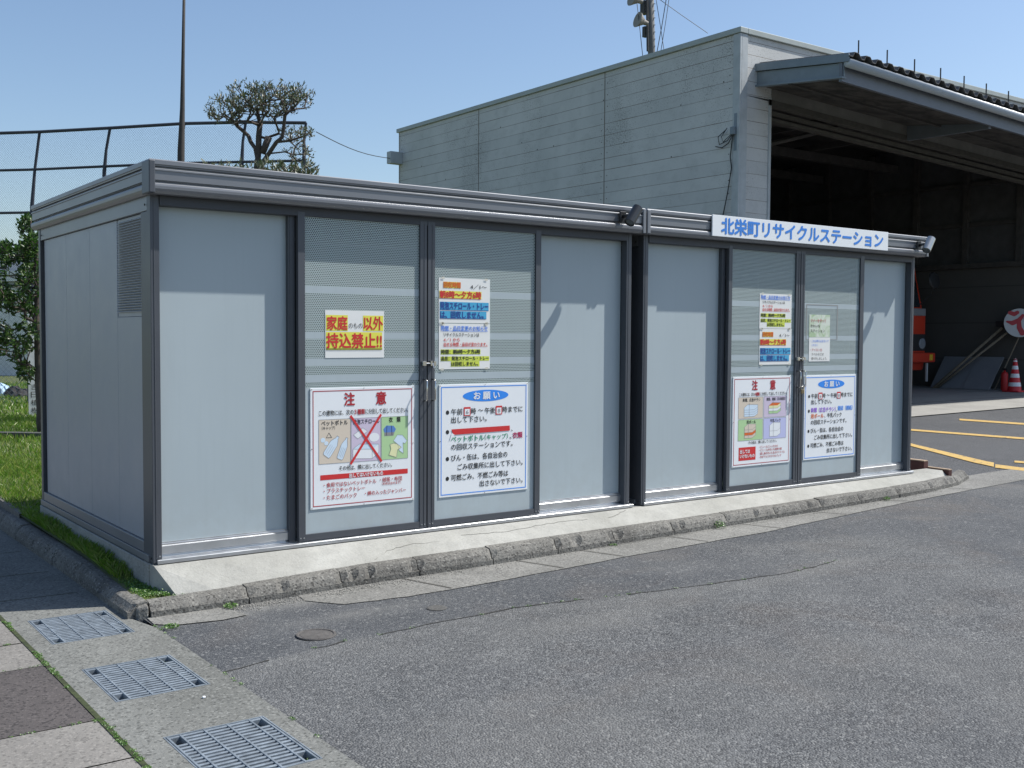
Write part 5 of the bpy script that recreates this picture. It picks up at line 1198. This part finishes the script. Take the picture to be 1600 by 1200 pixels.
# ------------------------------------------------------------------ trees
def grow(root, limbs, attract, leafn, leafl, leafw, b_w, b_l, r_tip=.004, r_scale=1., step=.14, upb=.6):
    nodes = []; par = []
    def addn(p, q): nodes.append(np.array(p, float)); par.append(q); return len(nodes)-1
    idx = {}
    for name, pts in limbs.items():
        q = idx[name[0]] if name[0] in idx and len(name) > 1 else -1
        start = None
        for j, p in enumerate(pts):
            if q >= 0:
                a = nodes[q]; L = np.linalg.norm(np.array(p)-a); n_ = max(1, int(L/step))
                for i in range(1, n_+1):
                    c = a+(np.array(p)-a)*i/n_ + RNG.normal(0, .008, 3)*(i < n_); q = addn(c, q)
            else: q = addn(p, -1)
        idx[name] = q
    core = np.mean(np.array(nodes), 0)
    order = sorted(attract, key=lambda a: min(np.linalg.norm(np.array(a)-nodes[i]) for i in range(0, len(nodes), 3)))
    tips = []
    dep = [0]*len(nodes)
    for i in range(1, len(nodes)): dep[i] = dep[par[i]]+np.linalg.norm(nodes[i]-nodes[par[i]]) if par[i] >= 0 else 0
    for a in order:
        a = np.array(a); arr = np.array(nodes); dd = np.linalg.norm(arr-a, axis=1)+.22*np.array(dep); q = int(dd.argmin())
        L = np.linalg.norm(a-nodes[q]); n_ = max(1, int(L/step)); s0 = nodes[q]
        for i in range(1, n_+1):
            c = s0+(a-s0)*i/n_ + (RNG.normal(0, .02, 3) if i < n_ else 0); c = c+np.array([0, 0, -.04*L*sin(pi*i/n_)])
            q2 = addn(c, q); dep.append(dep[q]+np.linalg.norm(nodes[q2]-nodes[q])); q = q2
        tips.append(q)
    cnt = [0.]*len(nodes)
    for t in tips: cnt[t] += 1
    for i in range(len(nodes)-1, 0, -1):
        if par[i] >= 0: cnt[par[i]] += cnt[i]
    rad = [r_tip+r_scale*.0042*(c**.52) for c in cnt]
    kids = {}
    for i, q in enumerate(par): kids.setdefault(q, []).append(i)
    # chains
    def chain(i):
        pts = [nodes[par[i]]] if par[i] >= 0 else []; rs = [min(rad[i]*1.1, rad[par[i]])] if par[i] >= 0 else []
        while True:
            pts.append(nodes[i]); rs.append(rad[i]); ks = kids.get(i, [])
            if not ks: break
            ks = sorted(ks, key=lambda k: -cnt[k]); st.extend(ks[1:]); i = ks[0]
        if len(pts) > 1: b_w.tube(pts, rs, 6 if rs[0] > .02 else 4)
    st = list(kids.get(-1, []))
    while st: chain(st.pop())
    for t in tips:
        p = nodes[t]; q = nodes[par[t]]; d0 = p-q; d0 = d0/(np.linalg.norm(d0)+1e-9)
        for _ in range(leafn):
            d = d0*.5+RNG.normal(0, .5, 3)+np.array([0, 0, upb]); d = Vector(d/np.linalg.norm(d)); l = leafl*random.uniform(.45, 1.45); wd = leafw*random.uniform(.7, 1.2)
            s_ = d.cross(Vector(RNG.normal(0, 1, 3))).normalized()*wd; o = Vector(p)+Vector(RNG.normal(0, .018, 3)); up_ = s_.cross(d).normalized()*wd*.3
            b_l.add([o, o+d*l*.45+s_+up_, o+d*l, o+d*l*.45-s_+up_], [(0, 1, 2), (0, 2, 3)])
TD = 17.0
def tp(px, py, dd=0.): 
    p = at(px, py, TD+dd); return (p.x, p.y, p.z)
T = thing('pruned_tree', tp(405, 640), 'flat-topped pruned evergreen tree with open branches behind the nearer shed', 'tree')
limbs = {'t': [tp(405, 640), tp(404, 400), tp(403, 250), tp(404, 225), tp(406, 195)], 'tl': [tp(396, 172), tp(372, 150, .1)], 'ta': [tp(425, 180), tp(455, 160, -.2)], 'tb': [tp(408, 165, .2), tp(412, 145, .3)]}
limbs2 = {'t': [tp(405, 640), tp(403, 262)], 'tc': [tp(404, 232), tp(406, 196)], 'td': [tp(399, 232), tp(388, 212, .1), tp(372, 198, .2), tp(350, 182, .1)], 'te': [tp(420, 240, -.1), tp(432, 222, -.2), tp(452, 220, -.2), tp(474, 213, -.3)]}
limbs2['cx'] = None; del limbs2['cx']
att = []
def cloud(px, py, rx, ry, n, dz=1.0, ddc=0.):
    for _ in range(n):
        while True:
            a, c, e = random.uniform(-1, 1), random.uniform(-1, 1), random.uniform(-1, 1)
            if a*a+c*c+e*e < 1 and (a*a+c*c+e*e > .25 or random.random() < .35): break
        att.append(tp(px+a*rx, py+c*ry, ddc+e*dz))
cloud(425, 156, 50, 30, 260, .75); cloud(385, 152, 38, 27, 120, .6); cloud(352, 172, 32, 27, 120, .55); cloud(464, 152, 27, 23, 80, .4)
cloud(415, 185, 40, 12, 14, .5); cloud(462, 210, 30, 14, 55, .45); cloud(466, 238, 28, 16, 34, .5); cloud(440, 262, 45, 10, 26, .6)
# flatten the top
att = [a for a in att]
bw, bl = MB(), MB(); grow(None, limbs2, att, 5, .056, .0115, bw, bl, .0034, .50)
bw.tube([tp(410, 240), tp(420, 214)], [.05, .055], 10)
bw.build('trunk', BARK, T, smooth=True); bl.build('crown', LEAF_T, T, fixn=False)
# lower hedge-like trees just above the roof line
att = []; TDs = TD
T = thing('low_tree', tp(350, 640, -1.5), 'low leafy shrub just showing above the nearer shed roof', 'tree')
for _ in range(90): att.append(tp(random.uniform(318, 420), 254+random.random()*34+ (0 if random.random() < .8 else 14), random.uniform(-2.2, -1.2)))
bw, bl = MB(), MB(); grow(None, {'t': [tp(360, 640, -1.6), tp(360, 420, -1.6), tp(362, 320, -1.6)]}, att, 7, .08, .015, bw, bl, .004, .6); bw.build('trunk', BARK, T, smooth=True); bl.build('crown', LEAF_T, T, fixn=False)
att = []
T = thing('low_tree', tp(470, 640, -1.4), 'low leafy shrub above the roof at the right of the pruned tree', 'tree')
for _ in range(80): att.append(tp(random.uniform(420, 498), 258+random.random()*32, random.uniform(-2.0, -1.0)))
bw, bl = MB(), MB(); grow(None, {'t': [tp(462, 640, -1.5), tp(460, 420, -1.5), tp(458, 330, -1.5)]}, att, 7, .08, .015, bw, bl, .004, .6); bw.build('trunk', BARK, T, smooth=True); bl.build('crown', LEAF_T, T, fixn=False)
# leafy tree at the picture's left edge
TD = 14.5
T = thing('evergreen_tree', tp(66, 668), 'dark leafy evergreen tree standing in the lawn beside the shed back corner', 'tree')
att = []
cloud(42, 352, 14, 14, 45, .25, .2); cloud(22, 395, 36, 18, 110, .5); cloud(48, 385, 18, 22, 70, .4); cloud(20, 468, 38, 22, 100, .6); cloud(45, 430, 22, 24, 60, .5); cloud(-20, 440, 40, 60, 120, .8); cloud(24, 535, 32, 26, 85, .5); cloud(-15, 520, 34, 40, 60, .7); cloud(50, 500, 18, 30, 30, .5); cloud(95, 440, 40, 110, 90, .7); cloud(40, 580, 14, 14, 30, .3)
bw, bl = MB(), MB(); grow(None, {'t': [tp(66, 680), tp(62, 600), tp(60, 520), tp(58, 430), tp(56, 380)], 'tu': [tp(20, 412, .2)], 'tv': [tp(48, 350)]}, att, 7, .068, .018, bw, bl, .004, .42, upb=.2)
bw.build('trunk', BARK, T, smooth=True); bl.build('crown', LEAF_S, T, fixn=False)
# slim leaning pole in front of the fence
R = thing('slanting_pole', tuple(at(281, 640, 19)), 'tall thin dark pole rising behind the nearer shed into the sky', 'pole')
MB().tube([at(278, 640, 19), at(283, 235, 19), at(285, 170, 19), at(286, 90, 19), at(288.5, -60, 19)], [.07, .062, .042, .03, .022], 10).build('shaft', simple('weathered_dark_pole', (.05, .045, .042), .85, 0, .2, 8), R, smooth=True)

# ------------------------------------------------------------------ utility pole with loudspeakers
UD = 42.
R = thing('utility_pole', tuple(at(1020, 600, UD)), 'concrete utility pole with horn loudspeakers rising behind the garage', 'utility pole')
CONC = simple('pole_concrete', (.17, .17, .165), .8, 0, .1, 3); DK = simple('dark_fitting', (.05, .05, .05), .6)
MB().tube([at(1021, 640, UD), at(1018, 80, UD), at(1015, -80, UD)], [.17, .145, .13], 14).build('shaft', CONC, R, smooth=True)
MB().tube([at(1012, 80, UD-.2), at(1010, -60, UD-.2)], .045, 8).build('conduit', DK, R)
b = MB()
for py in range(-60, 85, 11): b.tube([at(1010 + (11 if py % 2 else 0), py, UD-.1), at(1024, py, UD-.1)], .015, 5)
b.build('climbing_steps', DK, R)
GRYP = simple('beige_horn', (.27, .25, .22), .7)
def horn(px, py, s):
    a = at(px+13*s, py+6*s, UD-.3); c = at(px-6*s, py-2*s, UD-.5); d = (c-a)
    b = MB(); b.tube([a, a+d*.35, a+d*.6, a+d*.9, a+d], [.10*s, .13*s, .22*s, .34*s, .37*s], 20); b.tube([at(px-1, py-12*s, UD-.45), at(px-1, py-6*s, UD-.45)], .05, 8); b.build('horn_speaker', GRYP, R, smooth=False)
horn(1001, 32, .82); horn(992, -2, .85)
MB().box(at(1007, 10, UD).x-.12, at(1007, 10, UD).x+.12, at(1007, 10, UD).y-.12, at(1007, 10, UD).y+.12, at(1007, 22, UD).z, at(1007, 2, UD).z).build('bracket_box', DK, R)
MB().box(at(1008, 50, UD).x-.08, at(1008, 50, UD).x+.08, at(1008, 50, UD).y-.08, at(1008, 50, UD).y+.08, at(1008, 58, UD).z, at(1008, 42, UD).z).build('bracket_box', DK, R)
for a, c, r in (((990, -40), (1005, 95), .014), ((1044, -20), (1024, 95), .016), ((1048, -20), (1030, 95), .012), ((1022, -20), (1040, 95), .012), ((1018, -10), (1106, 52), .012)):
    MB().tube([at(*a, UD-.4), at((a[0]+c[0])/2+.5, (a[1]+c[1])/2+1, UD-.6), at(*c, UD-.8)], r, 5).build('wire', DK, R)
w0 = at(494, 206, 21.0); w1 = Vector((GX-.3, YB-.1, 5.85))
b = MB(); b.tube([w0.lerp(w1, t)+Vector((0, 0, -.10*sin(pi*t))) for t in [i/8 for i in range(9)]], .009, 5)
tag(b.build('overhead_wire', DK, org=tuple(w0)), 'thin dark cable sagging from the tree to the rear of the garage', 'cable')
